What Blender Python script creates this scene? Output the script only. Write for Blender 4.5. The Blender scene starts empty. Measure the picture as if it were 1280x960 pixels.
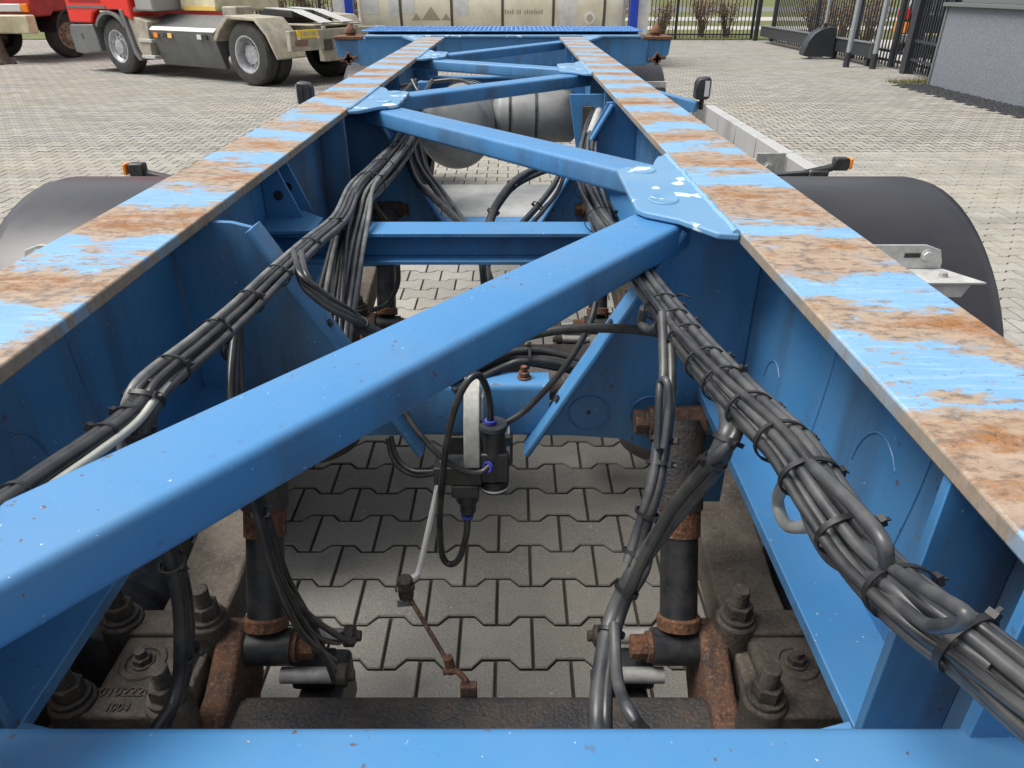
import bpy, bmesh, math, random
import numpy as np
from mathutils import Vector, Matrix
random.seed(7)
R = math.radians
S = bpy.context.scene
col = S.collection

# ------------------------------------------------------------------ camera, sky, sun, exposure
F, CX, CY, CAMH = 900.0, 641.0, 480.0, 1.57          # focal length in photo pixels, principal point, eye height
TH = math.atan(497 / F)                                # pitch below the horizon
cd = bpy.data.cameras.new('camera'); cam = bpy.data.objects.new('camera', cd); col.objects.link(cam)
cam.location = (0, 0, CAMH); cam.rotation_euler = (math.pi / 2 - TH, 0, 0)
cd.sensor_width = 36; cd.lens = F / 1280 * 36; cd.shift_x = -1 / 1280; cd.clip_start = 0.02; cd.clip_end = 1500
S.camera = cam
SUN_EL, SUN_AZ = 61, 266       # azimuth clockwise from +Y
w = bpy.data.worlds.new('World'); S.world = w; w.use_nodes = True
nt = w.node_tree; bg = nt.nodes['Background']
sky = nt.nodes.new('ShaderNodeTexSky'); sky.sky_type = 'NISHITA'; sky.sun_disc = False
sky.sun_elevation = R(SUN_EL); sky.sun_rotation = R(SUN_AZ); sky.dust_density = 4.0; sky.air_density = 1.0
hs = nt.nodes.new('ShaderNodeHueSaturation'); hs.inputs['Saturation'].default_value = 0.30
nt.links.new(sky.outputs[0], hs.inputs['Color']); nt.links.new(hs.outputs[0], bg.inputs[0])
bg.inputs[1].default_value = 0.07
sl = bpy.data.lights.new('sun', 'SUN'); sl.energy = 1.5; sl.angle = R(35); sl.color = (1, 0.965, 0.91)
sun = bpy.data.objects.new('sun', sl); col.objects.link(sun)
sd = Vector((math.sin(R(SUN_AZ)) * math.cos(R(SUN_EL)), math.cos(R(SUN_AZ)) * math.cos(R(SUN_EL)), math.sin(R(SUN_EL))))
sun.rotation_euler = (-sd).to_track_quat('-Z', 'Y').to_euler(); sun.location = (0, -5, 12)
S.view_settings.view_transform = 'Standard'; S.view_settings.look = 'None'; S.view_settings.gamma = 1
S.view_settings.exposure = 1.36
S.render.resolution_x, S.render.resolution_y = 1024, 768

# ------------------------------------------------------------------ pixel -> place helpers
_s, _c = math.sin(TH), math.cos(TH)
def ray(px, py):
    u, v = (px - CX) / F, (py - CY) / F
    return (u, _c - v * _s, -_s - v * _c)
def AZ(px, py, z): d = ray(px, py); t = (z - CAMH) / d[2]; return Vector((d[0] * t, d[1] * t, z))
def AX(px, py, x): d = ray(px, py); t = x / d[0]; return Vector((x, d[1] * t, CAMH + d[2] * t))
def AY(px, py, y): d = ray(px, py); t = y / d[1]; return Vector((d[0] * t, y, CAMH + d[2] * t))
def PR(x, y, z):
    z -= CAMH; dep = y * _c - z * _s
    return CX + F * x / dep, CY - F * (y * _s + z * _c) / dep

# ------------------------------------------------------------------ mesh helpers
class MB:
    def __init__(s): s.v = []; s.f = []
    def add(s, vs, fs):
        n = len(s.v); s.v += [tuple(q) for q in vs]; s.f += [tuple(n + i for i in f) for f in fs]; return s
    def box(s, x0, x1, y0, y1, z0, z1):
        return s.add([(x, y, z) for z in (z0, z1) for y in (y0, y1) for x in (x0, x1)],
                     [(0, 2, 3, 1), (4, 5, 7, 6), (0, 1, 5, 4), (2, 6, 7, 3), (0, 4, 6, 2), (1, 3, 7, 5)])
    def bar(s, a, b, wd, ht, up=(0, 0, 1)):           # box swept from a to b
        a, b = Vector(a), Vector(b); d = (b - a).normalized(); sd_ = d.cross(Vector(up)).normalized(); u = sd_.cross(d)
        q = [(-wd / 2, -ht / 2), (wd / 2, -ht / 2), (wd / 2, ht / 2), (-wd / 2, ht / 2)]
        return s.add([p + sd_ * i + u * j for p in (a, b) for i, j in q],
                     [(3, 2, 1, 0), (4, 5, 6, 7), (0, 1, 5, 4), (1, 2, 6, 5), (2, 3, 7, 6), (3, 0, 4, 7)])
    def prism(s, pts, a, b, axis='y'):                # polygon extruded along an axis
        def m(p, t): return {'y': (p[0], t, p[1]), 'x': (t, p[0], p[1]), 'z': (p[0], p[1], t)}[axis]
        n = len(pts)
        return s.add([m(p, a) for p in pts] + [m(p, b) for p in pts],
                     [tuple(range(n)), tuple(range(2 * n - 1, n - 1, -1))] + [(i, i + n, (i + 1) % n + n, (i + 1) % n) for i in range(n)])
    def sweep(s, prof, a, b, up=(0, 0, 1)):           # profile (side, up) swept from a to b
        a, b = Vector(a), Vector(b); d = (b - a).normalized(); sd_ = d.cross(Vector(up)).normalized(); u = sd_.cross(d); n = len(prof)
        return s.add([p + sd_ * i + u * j for p in (a, b) for i, j in prof],
                     [tuple(range(n)), tuple(range(2 * n - 1, n - 1, -1))] + [(i, i + n, (i + 1) % n + n, (i + 1) % n) for i in range(n)])
    def cyl(s, a, b, r0, r1=None, n=16, caps=True):
        r1 = r0 if r1 is None else r1
        a, b = Vector(a), Vector(b); d = (b - a).normalized()
        e = d.orthogonal().normalized(); g = d.cross(e)
        an = [2 * math.pi * i / n for i in range(n)]
        vs = [a + (e * math.cos(t) + g * math.sin(t)) * r0 for t in an] + [b + (e * math.cos(t) + g * math.sin(t)) * r1 for t in an]
        fs = [(i, (i + 1) % n, (i + 1) % n + n, i + n) for i in range(n)]
        if caps: fs += [tuple(range(n - 1, -1, -1)), tuple(range(n, 2 * n))]
        return s.add(vs, fs)
    def lathe(s, o, ax, prof, n=24):                  # prof: (distance along axis, radius)
        o, d = Vector(o), Vector(ax).normalized(); e = d.orthogonal().normalized(); g = d.cross(e); m = len(prof)
        vs = [o + d * h + (e * math.cos(2 * math.pi * i / n) + g * math.sin(2 * math.pi * i / n)) * max(r, 1e-4) for i in range(n) for h, r in prof]
        return s.add(vs, [(i * m + j, ((i + 1) % n) * m + j, ((i + 1) % n) * m + j + 1, i * m + j + 1) for i in range(n) for j in range(m - 1)])
    def tube(s, pts, r, n=8, caps=True):
        pts = [Vector(p) for p in pts]; m = len(pts); rs = r if isinstance(r, (list, tuple)) else [r] * m
        t = [(pts[min(i + 1, m - 1)] - pts[max(i - 1, 0)]).normalized() for i in range(m)]
        e = t[0].orthogonal().normalized(); vs = []
        for i in range(m):
            e = (e - t[i] * e.dot(t[i])).normalized(); g = t[i].cross(e)
            vs += [pts[i] + (e * math.cos(2 * math.pi * k / n) + g * math.sin(2 * math.pi * k / n)) * rs[i] for k in range(n)]
        fs = [(i * n + k, i * n + (k + 1) % n, (i + 1) * n + (k + 1) % n, (i + 1) * n + k) for i in range(m - 1) for k in range(n)]
        if caps: fs += [tuple(range(n - 1, -1, -1)), tuple(range((m - 1) * n, m * n))]
        return s.add(vs, fs)
    def build(s, name, mat, parent=None, bevel=0, smooth=35, seg=2):
        me = bpy.data.meshes.new(name); me.from_pydata(s.v, [], s.f); me.update()
        bm = bmesh.new(); bm.from_mesh(me); bmesh.ops.recalc_face_normals(bm, faces=bm.faces); bm.to_mesh(me); bm.free()
        me.materials.append(mat)
        if smooth: me.shade_smooth(); me.set_sharp_from_angle(angle=R(smooth))
        o = bpy.data.objects.new(name, me); col.objects.link(o); o.parent = parent
        if bevel:
            b = o.modifiers.new('edge', 'BEVEL'); b.width = bevel; b.segments = seg; b.limit_method = 'ANGLE'; b.angle_limit = R(40)
        return o
def thing(name, label, cat, loc=(0, 0, 0), rz=0, group=None):
    o = bpy.data.objects.new(name, None); col.objects.link(o); o.location = loc; o.rotation_euler = (0, 0, rz); o.empty_display_size = 0.2
    return tag(o, label, cat, group)
def tag(o, label=None, cat=None, group=None, kind=None):
    for k, v in (('label', label), ('category', cat), ('group', group), ('kind', kind)):
        if v: o[k] = v
    return o
def lab(o, text): o['label'] = text; return o
def dup(o, parent=None, off=(0, 0, 0)):
    c = o.copy(); col.objects.link(c); c.parent = parent; c.location = Vector(o.location) + Vector(off)
    for ch in o.children: dup(ch, c)
    return c
def smooth_path(P, k=6):                              # Catmull-Rom
    P = [Vector(p) for p in P]; out = []
    for i in range(len(P) - 1):
        a, b, c_, d = P[max(i - 1, 0)], P[i], P[i + 1], P[min(i + 2, len(P) - 1)]
        for j in range(k):
            t = j / k
            out.append(0.5 * (2 * b + (c_ - a) * t + (2 * a - 5 * b + 4 * c_ - d) * t * t + (3 * b - a - 3 * c_ + d) * t ** 3))
    return out + [P[-1]]
def rrect(w_, h, r, n=3):                             # rounded rectangle profile, centred
    out = []
    for cx_, cy_, a0 in ((w_ / 2 - r, h / 2 - r, 0), (-w_ / 2 + r, h / 2 - r, 90), (-w_ / 2 + r, -h / 2 + r, 180), (w_ / 2 - r, -h / 2 + r, 270)):
        out += [(cx_ + r * math.cos(R(a0 + 90 * i / n)), cy_ + r * math.sin(R(a0 + 90 * i / n))) for i in range(n + 1)]
    return out

# ------------------------------------------------------------------ materials
def mat(name, color, rough=0.5, metal=0.0, var=0.0, vscale=8.0, var_col=None, bump=0.0, bscale=60.0, coat=0.0, spec=0.5, speck=0.0):
    m = bpy.data.materials.new(name); m.use_nodes = True; n = m.node_tree.nodes; l = m.node_tree.links; b = n['Principled BSDF']
    b.inputs['Base Color'].default_value = (*color, 1); b.inputs['Roughness'].default_value = rough; b.inputs['Metallic'].default_value = metal
    b.inputs['Coat Weight'].default_value = coat; b.inputs['Coat Roughness'].default_value = 0.15; b.inputs['Specular IOR Level'].default_value = spec
    g = n.new('ShaderNodeNewGeometry')
    if var:
        t = n.new('ShaderNodeTexNoise'); t.inputs['Scale'].default_value = vscale; t.inputs['Detail'].default_value = 7; t.inputs['Roughness'].default_value = 0.62
        l.new(g.outputs['Position'], t.inputs['Vector'])
        r = n.new('ShaderNodeValToRGB'); r.color_ramp.elements[0].position = 0.38; r.color_ramp.elements[1].position = 0.68
        c2 = var_col or tuple(q * (1 - var) for q in color)
        r.color_ramp.elements[0].color = (*color, 1); r.color_ramp.elements[1].color = (*c2, 1)
        l.new(t.outputs[0], r.inputs[0]); out = r.outputs[0]
        if speck:
            for sc, amt, cc in ((170, speck, tuple(min(q * 2.1 + 0.03, 1) for q in color)), (95, speck, tuple(q * 0.3 for q in c2))):
                t3 = n.new('ShaderNodeTexNoise'); t3.inputs['Scale'].default_value = sc; t3.inputs['Detail'].default_value = 5; t3.inputs['Roughness'].default_value = 0.7
                l.new(g.outputs['Position'], t3.inputs['Vector'])
                r3 = n.new('ShaderNodeValToRGB'); r3.color_ramp.elements[0].position = 0.52; r3.color_ramp.elements[1].position = 0.68
                r3.color_ramp.elements[0].color = (0, 0, 0, 1); r3.color_ramp.elements[1].color = (amt, amt, amt, 1); l.new(t3.outputs[0], r3.inputs[0])
                mx = n.new('ShaderNodeMix'); mx.data_type = 'RGBA'; l.new(r3.outputs[0], mx.inputs[0]); l.new(out, mx.inputs[6]); mx.inputs[7].default_value = (*cc, 1); out = mx.outputs[2]
        l.new(out, b.inputs['Base Color'])
        rr = n.new('ShaderNodeMapRange'); rr.inputs['To Min'].default_value = max(rough - 0.12, 0.05); rr.inputs['To Max'].default_value = min(rough + 0.18, 1)
        l.new(t.outputs[0], rr.inputs[0]); l.new(rr.outputs[0], b.inputs['Roughness'])
    if bump:
        t2 = n.new('ShaderNodeTexNoise'); t2.inputs['Scale'].default_value = bscale; t2.inputs['Detail'].default_value = 5
        l.new(g.outputs['Position'], t2.inputs['Vector'])
        bp = n.new('ShaderNodeBump'); bp.inputs['Strength'].default_value = bump; bp.inputs['Distance'].default_value = 0.004
        l.new(t2.outputs[0], bp.inputs['Height']); l.new(bp.outputs[0], b.inputs['Normal'])
    return m
class NG:                                             # small node-graph helper
    def __init__(s, m): s.n = m.node_tree.nodes; s.l = m.node_tree.links; s.b = s.n['Principled BSDF']
    def node(s, t, **kw):
        q = s.n.new(t)
        for k, v in kw.items():
            if k.startswith('i_'):
                key = k[2:]; q.inputs[int(key) if key.isdigit() else key].default_value = v
            else: setattr(q, k, v)
        return q
    def noise(s, vec, sc, det=6, ro=0.6): q = s.node('ShaderNodeTexNoise', i_Scale=sc, i_Detail=det, i_Roughness=ro); s.l.new(vec, q.inputs['Vector']); return q.outputs[0]
    def ramp(s, f, stops):
        q = s.n.new('ShaderNodeValToRGB'); e = q.color_ramp.elements
        while len(e) < len(stops): e.new(0.5)
        for el, (p, c) in zip(e, stops): el.position = p; el.color = (*c, 1) if len(c) == 3 else c
        s.l.new(f, q.inputs[0]); return q.outputs[0]
    def mix(s, f, a, b, mode='MIX'):
        q = s.n.new('ShaderNodeMix'); q.data_type = 'RGBA'; q.blend_type = mode
        for sk, v in ((q.inputs[0], f), (q.inputs[6], a), (q.inputs[7], b)):
            if isinstance(v, (int, float)): sk.default_value = v
            elif isinstance(v, tuple): sk.default_value = (*v, 1)
            else: s.l.new(v, sk)
        return q.outputs[2]
    def math(s, op, a, b=None):
        q = s.n.new('ShaderNodeMath'); q.operation = op
        for sk, v in ((q.inputs[0], a), (q.inputs[1], b)):
            if v is None: continue
            if isinstance(v, (int, float)): sk.default_value = v
            else: s.l.new(v, sk)
        return q.outputs[0]
    def pos(s, scale=(1, 1, 1)):
        g = s.n.new('ShaderNodeNewGeometry'); mp = s.node('ShaderNodeMapping'); mp.inputs['Scale'].default_value = scale
        s.l.new(g.outputs['Position'], mp.inputs[0]); return mp.outputs[0]
    def bump(s, h, st, dist=0.004):
        q = s.node('ShaderNodeBump'); q.inputs['Strength'].default_value = st; q.inputs['Distance'].default_value = dist
        s.l.new(h, q.inputs['Height']); s.l.new(q.outputs[0], s.b.inputs['Normal'])
BW = lambda v: (v, v, v)
def blue_paint():
    m = mat('blue_paint', (0.03, 0.14, 0.36), 0.38, coat=0.12); g = NG(m); p = g.pos()
    base = g.mix(g.noise(p, 3.0), (0.042, 0.182, 0.40), (0.062, 0.228, 0.465))
    grime = g.ramp(g.noise(g.pos((5, 5, 2.2)), 1.0, 8, 0.68), [(0.60, BW(0)), (0.80, BW(0.34))])
    c = g.mix(grime, base, (0.085, 0.088, 0.085))
    gn = g.n.new('ShaderNodeNewGeometry'); sn = g.node('ShaderNodeSeparateXYZ'); g.l.new(gn.outputs['True Normal'], sn.inputs[0])
    side = g.math('SUBTRACT', 1.0, g.math('ABSOLUTE', sn.outputs[2]))
    run = g.ramp(g.noise(g.pos((9, 9, 1.3)), 1.0, 7, 0.62), [(0.46, BW(0)), (0.72, BW(0.78))])
    c = g.mix(g.math('MULTIPLY', run, side), c, (0.045, 0.05, 0.056))
    film = g.ramp(g.noise(g.pos((6, 6, 6)), 1.0, 8, 0.7), [(0.42, BW(0)), (0.70, BW(0.22))])
    c = g.mix(film, c, (0.16, 0.20, 0.23))
    speck = g.ramp(g.noise(p, 85, 2, 0.5), [(0.69, BW(0)), (0.72, BW(1))])
    c = g.mix(g.math('MULTIPLY', speck, g.ramp(g.noise(p, 6, 3), [(0.36, BW(0)), (0.58, BW(0.9))])), c, (0.10, 0.06, 0.035))
    chip = g.ramp(g.noise(p, 170, 2, 0.5), [(0.735, BW(0)), (0.76, BW(1))])
    c = g.mix(g.math('MULTIPLY', chip, 0.7), c, (0.5, 0.58, 0.62))
    g.l.new(c, g.b.inputs['Base Color'])
    g.l.new(g.ramp(g.noise(p, 14), [(0.3, BW(0.40)), (0.7, BW(0.62))]), g.b.inputs['Roughness'])
    g.bump(g.noise(p, 55, 3), 0.12, 0.003)
    return m
def flange_paint():                                   # worn light blue paint with rust worn across the rail
    m = mat('worn_flange_paint', (0.2, 0.4, 0.6), 0.6); g = NG(m); p = g.pos()
    streak = g.noise(g.pos((4.5, 17, 3)), 1.0, 9, 0.68)          # streaks lying across the rail
    blotch = g.noise(g.pos((10, 14, 3)), 1.0, 8, 0.70)
    sy = g.node('ShaderNodeSeparateXYZ'); g.l.new(p, sy.inputs[0])
    wob = g.math('ADD', sy.outputs[1], g.math('MULTIPLY', g.noise(g.pos((2, 1.2, 1)), 1.0, 3), 0.30))
    sx = g.math('MULTIPLY', sy.outputs[0], 0.16)
    wave = g.math('MULTIPLY', g.math('SINE', g.math('MULTIPLY', g.math('ADD', wob, sx), 2 * math.pi / 0.258)), 0.078)
    k = g.math('ADD', g.math('ADD', g.math('MULTIPLY', streak, 0.5), g.math('MULTIPLY', blotch, 0.5)), wave)
    fine = g.math('ADD', k, g.math('MULTIPLY', g.math('SUBTRACT', g.noise(g.pos((40, 130, 40)), 1.0, 6, 0.75), 0.5), 0.22))
    blue = g.mix(g.noise(p, 12), (0.12, 0.29, 0.50), (0.22, 0.40, 0.58))
    blue = g.mix(g.ramp(g.noise(g.pos((14, 120, 14)), 1.0, 6, 0.7), [(0.5, BW(0)), (0.72, BW(0.5))]), blue, (0.42, 0.56, 0.68))
    blue = g.mix(g.ramp(g.noise(p, 160, 4, 0.6), [(0.60, BW(0)), (0.70, BW(0.55))]), blue, (0.05, 0.13, 0.24))
    tan_ = g.mix(g.noise(g.pos((9, 80, 9)), 1.0, 8, 0.7), (0.20, 0.135, 0.09), (0.46, 0.36, 0.27))
    rust = g.mix(g.noise(g.pos((25, 70, 25)), 1.0, 8, 0.72), (0.10, 0.038, 0.014), (0.40, 0.175, 0.045))
    tan_ = g.mix(g.ramp(g.noise(g.pos((60, 90, 60)), 1.0, 6, 0.7), [(0.48, BW(0)), (0.62, BW(0.75))]), tan_, (0.10, 0.085, 0.075))
    rust = g.mix(g.ramp(g.noise(p, 190, 5, 0.65), [(0.52, BW(0)), (0.62, BW(0.8))]), rust, (0.055, 0.022, 0.012))
    c = g.mix(g.ramp(fine, [(0.458, BW(0)), (0.474, BW(0.72)), (0.505, BW(1))]), blue, tan_)
    c = g.mix(g.ramp(fine, [(0.555, BW(0)), (0.66, BW(0.92))]), c, rust)
    gn = g.n.new('ShaderNodeNewGeometry'); sn = g.node('ShaderNodeSeparateXYZ'); g.l.new(gn.outputs['True Normal'], sn.inputs[0])
    worn = g.math('MULTIPLY', g.math('SUBTRACT', 1.0, g.math('ABSOLUTE', sn.outputs[2])), g.ramp(g.noise(p, 9, 5), [(0.40, BW(0.95)), (0.66, BW(0.25))]))
    c = g.mix(worn, c, g.mix(g.noise(p, 60, 5), (0.15, 0.125, 0.095), (0.30, 0.28, 0.24)))      # bare worn steel on the plate edge
    g.l.new(c, g.b.inputs['Base Color'])
    g.l.new(g.ramp(fine, [(0.45, BW(0.42)), (0.6, BW(0.85))]), g.b.inputs['Roughness'])
    g.bump(fine, 0.5, 0.004)
    return m
def plate_paint():                                    # gusset: blue with bare bright patches
    m = mat('gusset_paint', (0.1, 0.3, 0.55), 0.45); g = NG(m); p = g.pos()
    c = g.mix(g.noise(p, 6), (0.06, 0.22, 0.44), (0.19, 0.32, 0.44))
    c = g.mix(g.ramp(g.noise(p, 17, 4, 0.5), [(0.61, BW(0)), (0.63, BW(0.9))]), c, (0.58, 0.70, 0.78))
    c = g.mix(g.ramp(g.noise(p, 30, 6, 0.6), [(0.64, BW(0)), (0.7, BW(0.7))]), c, (0.28, 0.19, 0.11))
    g.l.new(c, g.b.inputs['Base Color']); return m
def paver_mat():
    m = mat('concrete_paver', (0.3, 0.28, 0.25), 0.88, spec=0.25); g = NG(m); p = g.pos()
    gi = g.n.new('ShaderNodeNewGeometry'); oi = g.n.new('ShaderNodeObjectInfo')
    wn = g.node('ShaderNodeTexWhiteNoise'); wn.noise_dimensions = '1D'
    g.l.new(g.math('ADD', gi.outputs['Random Per Island'], g.math('MULTIPLY', oi.outputs['Random'], 7.3)), wn.inputs['W'])
    base = g.mix(wn.outputs['Value'], (0.235, 0.228, 0.206), (0.335, 0.325, 0.296))
    base = g.mix(g.ramp(g.noise(g.pos((0.32, 0.5, 1)), 1.0, 6, 0.62), [(0.44, BW(0)), (0.66, BW(0.45))]), base, (0.34, 0.295, 0.205))   # yellowish algae film
    base = g.mix(g.ramp(g.noise(g.pos((0.5, 1.6, 1)), 1.0, 5, 0.6), [(0.5, BW(0)), (0.72, BW(0.45))]), base, (0.135, 0.125, 0.11))      # tyre and oil dirt
    base = g.mix(g.ramp(g.noise(p, 9, 5), [(0.5, BW(0)), (0.75, BW(0.35))]), base, (0.16, 0.15, 0.135))
    base = g.mix(g.ramp(g.noise(p, 260, 4, 0.7), [(0.52, BW(0)), (0.68, BW(0.8))]), base, (0.50, 0.48, 0.45))
    base = g.mix(g.ramp(g.noise(p, 200, 4, 0.7), [(0.54, BW(0)), (0.68, BW(0.75))]), base, (0.10, 0.095, 0.085))   # sand grain
    base = g.mix(g.ramp(g.noise(p, 26, 2), [(0.70, BW(0)), (0.735, BW(0.5))]), base, (0.52, 0.50, 0.46))    # lime spots
    g.l.new(base, g.b.inputs['Base Color']); g.bump(g.noise(p, 300, 3), 0.45, 0.002)
    return m
M = dict(
    blue=blue_paint(), flange=flange_paint(), gusset=plate_paint(), paver=paver_mat(),
    joint=mat('joint_sand', (0.085, 0.078, 0.062), 0.95, var=0.5, vscale=3, var_col=(0.07, 0.075, 0.045)),
    weld=mat('weld_bead', (0.12, 0.33, 0.56), 0.5, var=0.5, vscale=60, var_col=(0.25, 0.33, 0.38)),
    rust=mat('rusty_steel', (0.14, 0.07, 0.038), 0.85, var=0.6, vscale=24, var_col=(0.045, 0.036, 0.034), bump=0.9, bscale=140, speck=0.7),
    rust2=mat('orange_rust', (0.17, 0.075, 0.035), 0.85, var=0.6, vscale=30, var_col=(0.07, 0.04, 0.03), bump=0.9, bscale=140, speck=0.7),
    cast=mat('dirty_casting', (0.085, 0.070, 0.056), 0.68, var=0.55, vscale=16, var_col=(0.026, 0.022, 0.020), bump=0.7, bscale=110, speck=0.35),
    dust=mat('dusty_spring_steel', (0.17, 0.145, 0.118), 0.85, var=0.6, vscale=9, var_col=(0.06, 0.046, 0.036), bump=0.7, bscale=120, speck=0.32),
    axle=mat('axle_black', (0.035, 0.036, 0.04), 0.6, var=0.6, vscale=16, var_col=(0.085, 0.062, 0.046), bump=0.8, bscale=160, speck=0.6),
    black=mat('black_paint', (0.014, 0.017, 0.022), 0.38, var=0.5, vscale=30, var_col=(0.05, 0.047, 0.044), speck=0.4),
    cable=mat('cable_sheath', (0.017, 0.018, 0.02), 0.3, var=0.5, vscale=25, var_col=(0.06, 0.06, 0.058)),
    cable_grey=mat('dusty_cable_sheath', (0.036, 0.039, 0.044), 0.36, var=0.5, vscale=25, var_col=(0.10, 0.10, 0.10)),
    cable_pale=mat('sun_glint_sheath', (0.10, 0.102, 0.106), 0.32, var=0.5, vscale=25, var_col=(0.22, 0.22, 0.21)),  # sun glint on the upper left loom, put into a paler sheath colour
    cable_bare=mat('bare_inner_sheath', (0.5, 0.5, 0.44), 0.5),
    tie=mat('cable_tie_nylon', (0.015, 0.015, 0.016), 0.45),
    bluecollar=mat('violet_blue_collar', (0.06, 0.07, 0.4), 0.4),
    alu=mat('aluminium', (0.55, 0.55, 0.53), 0.45, metal=0.2, var=0.35, vscale=25),
    alu_rail=mat('anodised_rail', (0.50, 0.50, 0.49), 0.4, metal=0.25, var=0.12, vscale=6),
    zinc=mat('zinc_grey', (0.40, 0.40, 0.38), 0.55, metal=0.3, var=0.3, vscale=60),
    airtank=mat('air_tank_paint', (0.235, 0.24, 0.235), 0.45, var=0.3, vscale=12),
    tank=mat('grey_tank_paint', (0.40, 0.41, 0.40), 0.5, var=0.3, vscale=12),
    mud=mat('mudguard_plastic', (0.022, 0.022, 0.028), 0.30, var=0.5, vscale=5, var_col=(0.035, 0.034, 0.036)),
    rubber=mat('tyre_rubber', (0.032, 0.032, 0.033), 0.8, var=0.4, vscale=9, var_col=(0.065, 0.06, 0.052)),
    lens=mat('lamp_lens', (0.6, 0.62, 0.62), 0.12), amber=mat('amber_lens', (0.85, 0.26, 0.02), 0.25),
    red_lens=mat('red_lens', (0.55, 0.015, 0.02), 0.2),
    chequer=mat('blue_tread_plate', (0.13, 0.31, 0.62), 0.4, var=0.3, vscale=30),
    truck_red=mat('truck_red', (0.72, 0.022, 0.012), 0.3, coat=0.4), dark_red=mat('dull_red', (0.45, 0.035, 0.03), 0.45, var=0.4, vscale=5),
    truck_grey=mat('truck_grey', (0.14, 0.145, 0.145), 0.42, var=0.25, vscale=3), beige=mat('dusty_beige_paint', (0.42, 0.38, 0.29), 0.6, var=0.45, vscale=5, var_col=(0.24, 0.22, 0.18)),
    cream=mat('cream_paint', (0.72, 0.66, 0.44), 0.5, var=0.3, vscale=3), white=mat('white_paint', (0.78, 0.77, 0.73), 0.45, var=0.2, vscale=6),
    wheel=mat('silver_wheel', (0.5, 0.51, 0.53), 0.4, metal=0.4, var=0.4, vscale=12), wheel_dirty=mat('muddy_wheel', (0.38, 0.32, 0.22), 0.8, var=0.5, vscale=8),
    plate=mat('yellow_plate', (0.85, 0.58, 0.02), 0.4), ink=mat('ink', (0.03, 0.03, 0.03), 0.6),
    tank_ivory=mat('ivory_cladding', (0.84, 0.78, 0.61), 0.45, var=0.28, vscale=2.2, var_col=(0.66, 0.60, 0.43)), tank_white=mat('faded_white_placard', (0.72, 0.72, 0.68), 0.5, var=0.2, vscale=8),
    frame_blue=mat('container_frame_blue', (0.012, 0.05, 0.42), 0.4), band=mat('dark_strap', (0.10, 0.08, 0.055), 0.7),
    anthracite=mat('anthracite_coat', (0.028, 0.032, 0.038), 0.45), steel_post=mat('galvanised_tube', (0.36, 0.39, 0.42), 0.4, metal=0.5),
    stucco=mat('grey_stucco', (0.125, 0.14, 0.165), 0.92, var=0.45, vscale=38, var_col=(0.20, 0.215, 0.24), bump=1.0, bscale=55),
    trim=mat('grey_trim', (0.13, 0.14, 0.14), 0.5), glass=mat('dark_glass', (0.02, 0.025, 0.03), 0.06),
    gravel=mat('dark_gravel', (0.04, 0.042, 0.048), 0.9, var=0.5, vscale=30, bump=1, bscale=60),
    grass=mat('grass', (0.075, 0.10, 0.022), 0.9, var=0.6, vscale=1.6, var_col=(0.15, 0.14, 0.05), bump=1, bscale=25),
    path=mat('pale_path', (0.42, 0.40, 0.37), 0.9, var=0.2, vscale=2), asphalt=mat('asphalt', (0.16, 0.155, 0.155), 0.9, var=0.2, vscale=3),
    twig=mat('winter_twig', (0.12, 0.078, 0.052), 0.85, var=0.5, vscale=6, var_col=(0.24, 0.16, 0.09)),
    wood=mat('weathered_post', (0.13, 0.10, 0.08), 0.9, var=0.5, vscale=10, bump=0.6, bscale=30),
    car=mat('car_black', (0.012, 0.013, 0.016), 0.2, coat=0.5),
    yellow=mat('yellow_stripe', (0.75, 0.5, 0.12), 0.5), decal=mat('faded_decal', (0.40, 0.36, 0.27), 0.6), red_ink=mat('dark_red_ink', (0.16, 0.005, 0.005), 0.5),
)

# ================================================================== SETTING
g = MB().add([(-400, -200, -0.012), (400, -200, -0.012), (400, 900, -0.012), (-400, 900, -0.012)], [(0, 1, 2, 3)]).build('ground', M['joint'])
tag(g, kind='structure'); ground = g
def strip(name, m, y0, y1, z, x0=-150, x1=150, yj=0.0):
    return tag(MB().box(x0, x1, y0, y1, z - 0.3, z).build(name, M[m]), kind='structure')
strip('grass_verge', 'grass', 26.9, 32.6, 0.02)
strip('footpath', 'path', 32.6, 35.6, 0.03)
strip('grass_verge', 'grass', 35.6, 41.5, 0.02)
strip('cycle_path', 'path', 41.5, 46.5, 0.03)
strip('grass_verge', 'grass', 46.5, 56, 0.02)
strip('road', 'asphalt', 56, 70, 0.03)
strip('grass_verge', 'grass', 70, 880, 0.02)
strip('pavement', 'path', 9.4, 26.9, 0.0, 8.75, 60)
# --- pavers: bone shaped blocks in half-bond rows
PX_, PY_, AMP, GAP = 0.2, 0.15, 0.015, 0.0040
def outline(ins):
    hi, lo = PY_ / 2 + AMP - ins, PY_ / 2 - AMP - ins; xe = PX_ / 2 - ins
    top = [(-xe, hi), (-0.064, hi), (-0.037, lo), (0.037, lo), (0.064, hi), (xe, hi)]
    return top + [(x, -y) for x, y in reversed(top)]
O1, O2 = np.array(outline(GAP + 0.0030)), np.array(outline(GAP))
def paver_verts(cx_, cy_, z=0.0, full=True):
    a = np.c_[O1 + (cx_, cy_), np.full(12, z)]
    if not full: return np.c_[O1 + (cx_, cy_), np.full(12, z)]
    b = np.c_[O2 + (cx_, cy_), np.full(12, z - 0.0045)]; c_ = np.c_[O2 + (cx_, cy_), np.full(12, z - 0.02)]
    return np.r_[a, b, c_]
PF = [tuple(range(11, -1, -1))] + [(k * 12 + i, k * 12 + (i + 1) % 12, k * 12 + 12 + (i + 1) % 12, k * 12 + 12 + i) for k in (0, 1) for i in range(12)]
cells = []
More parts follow.
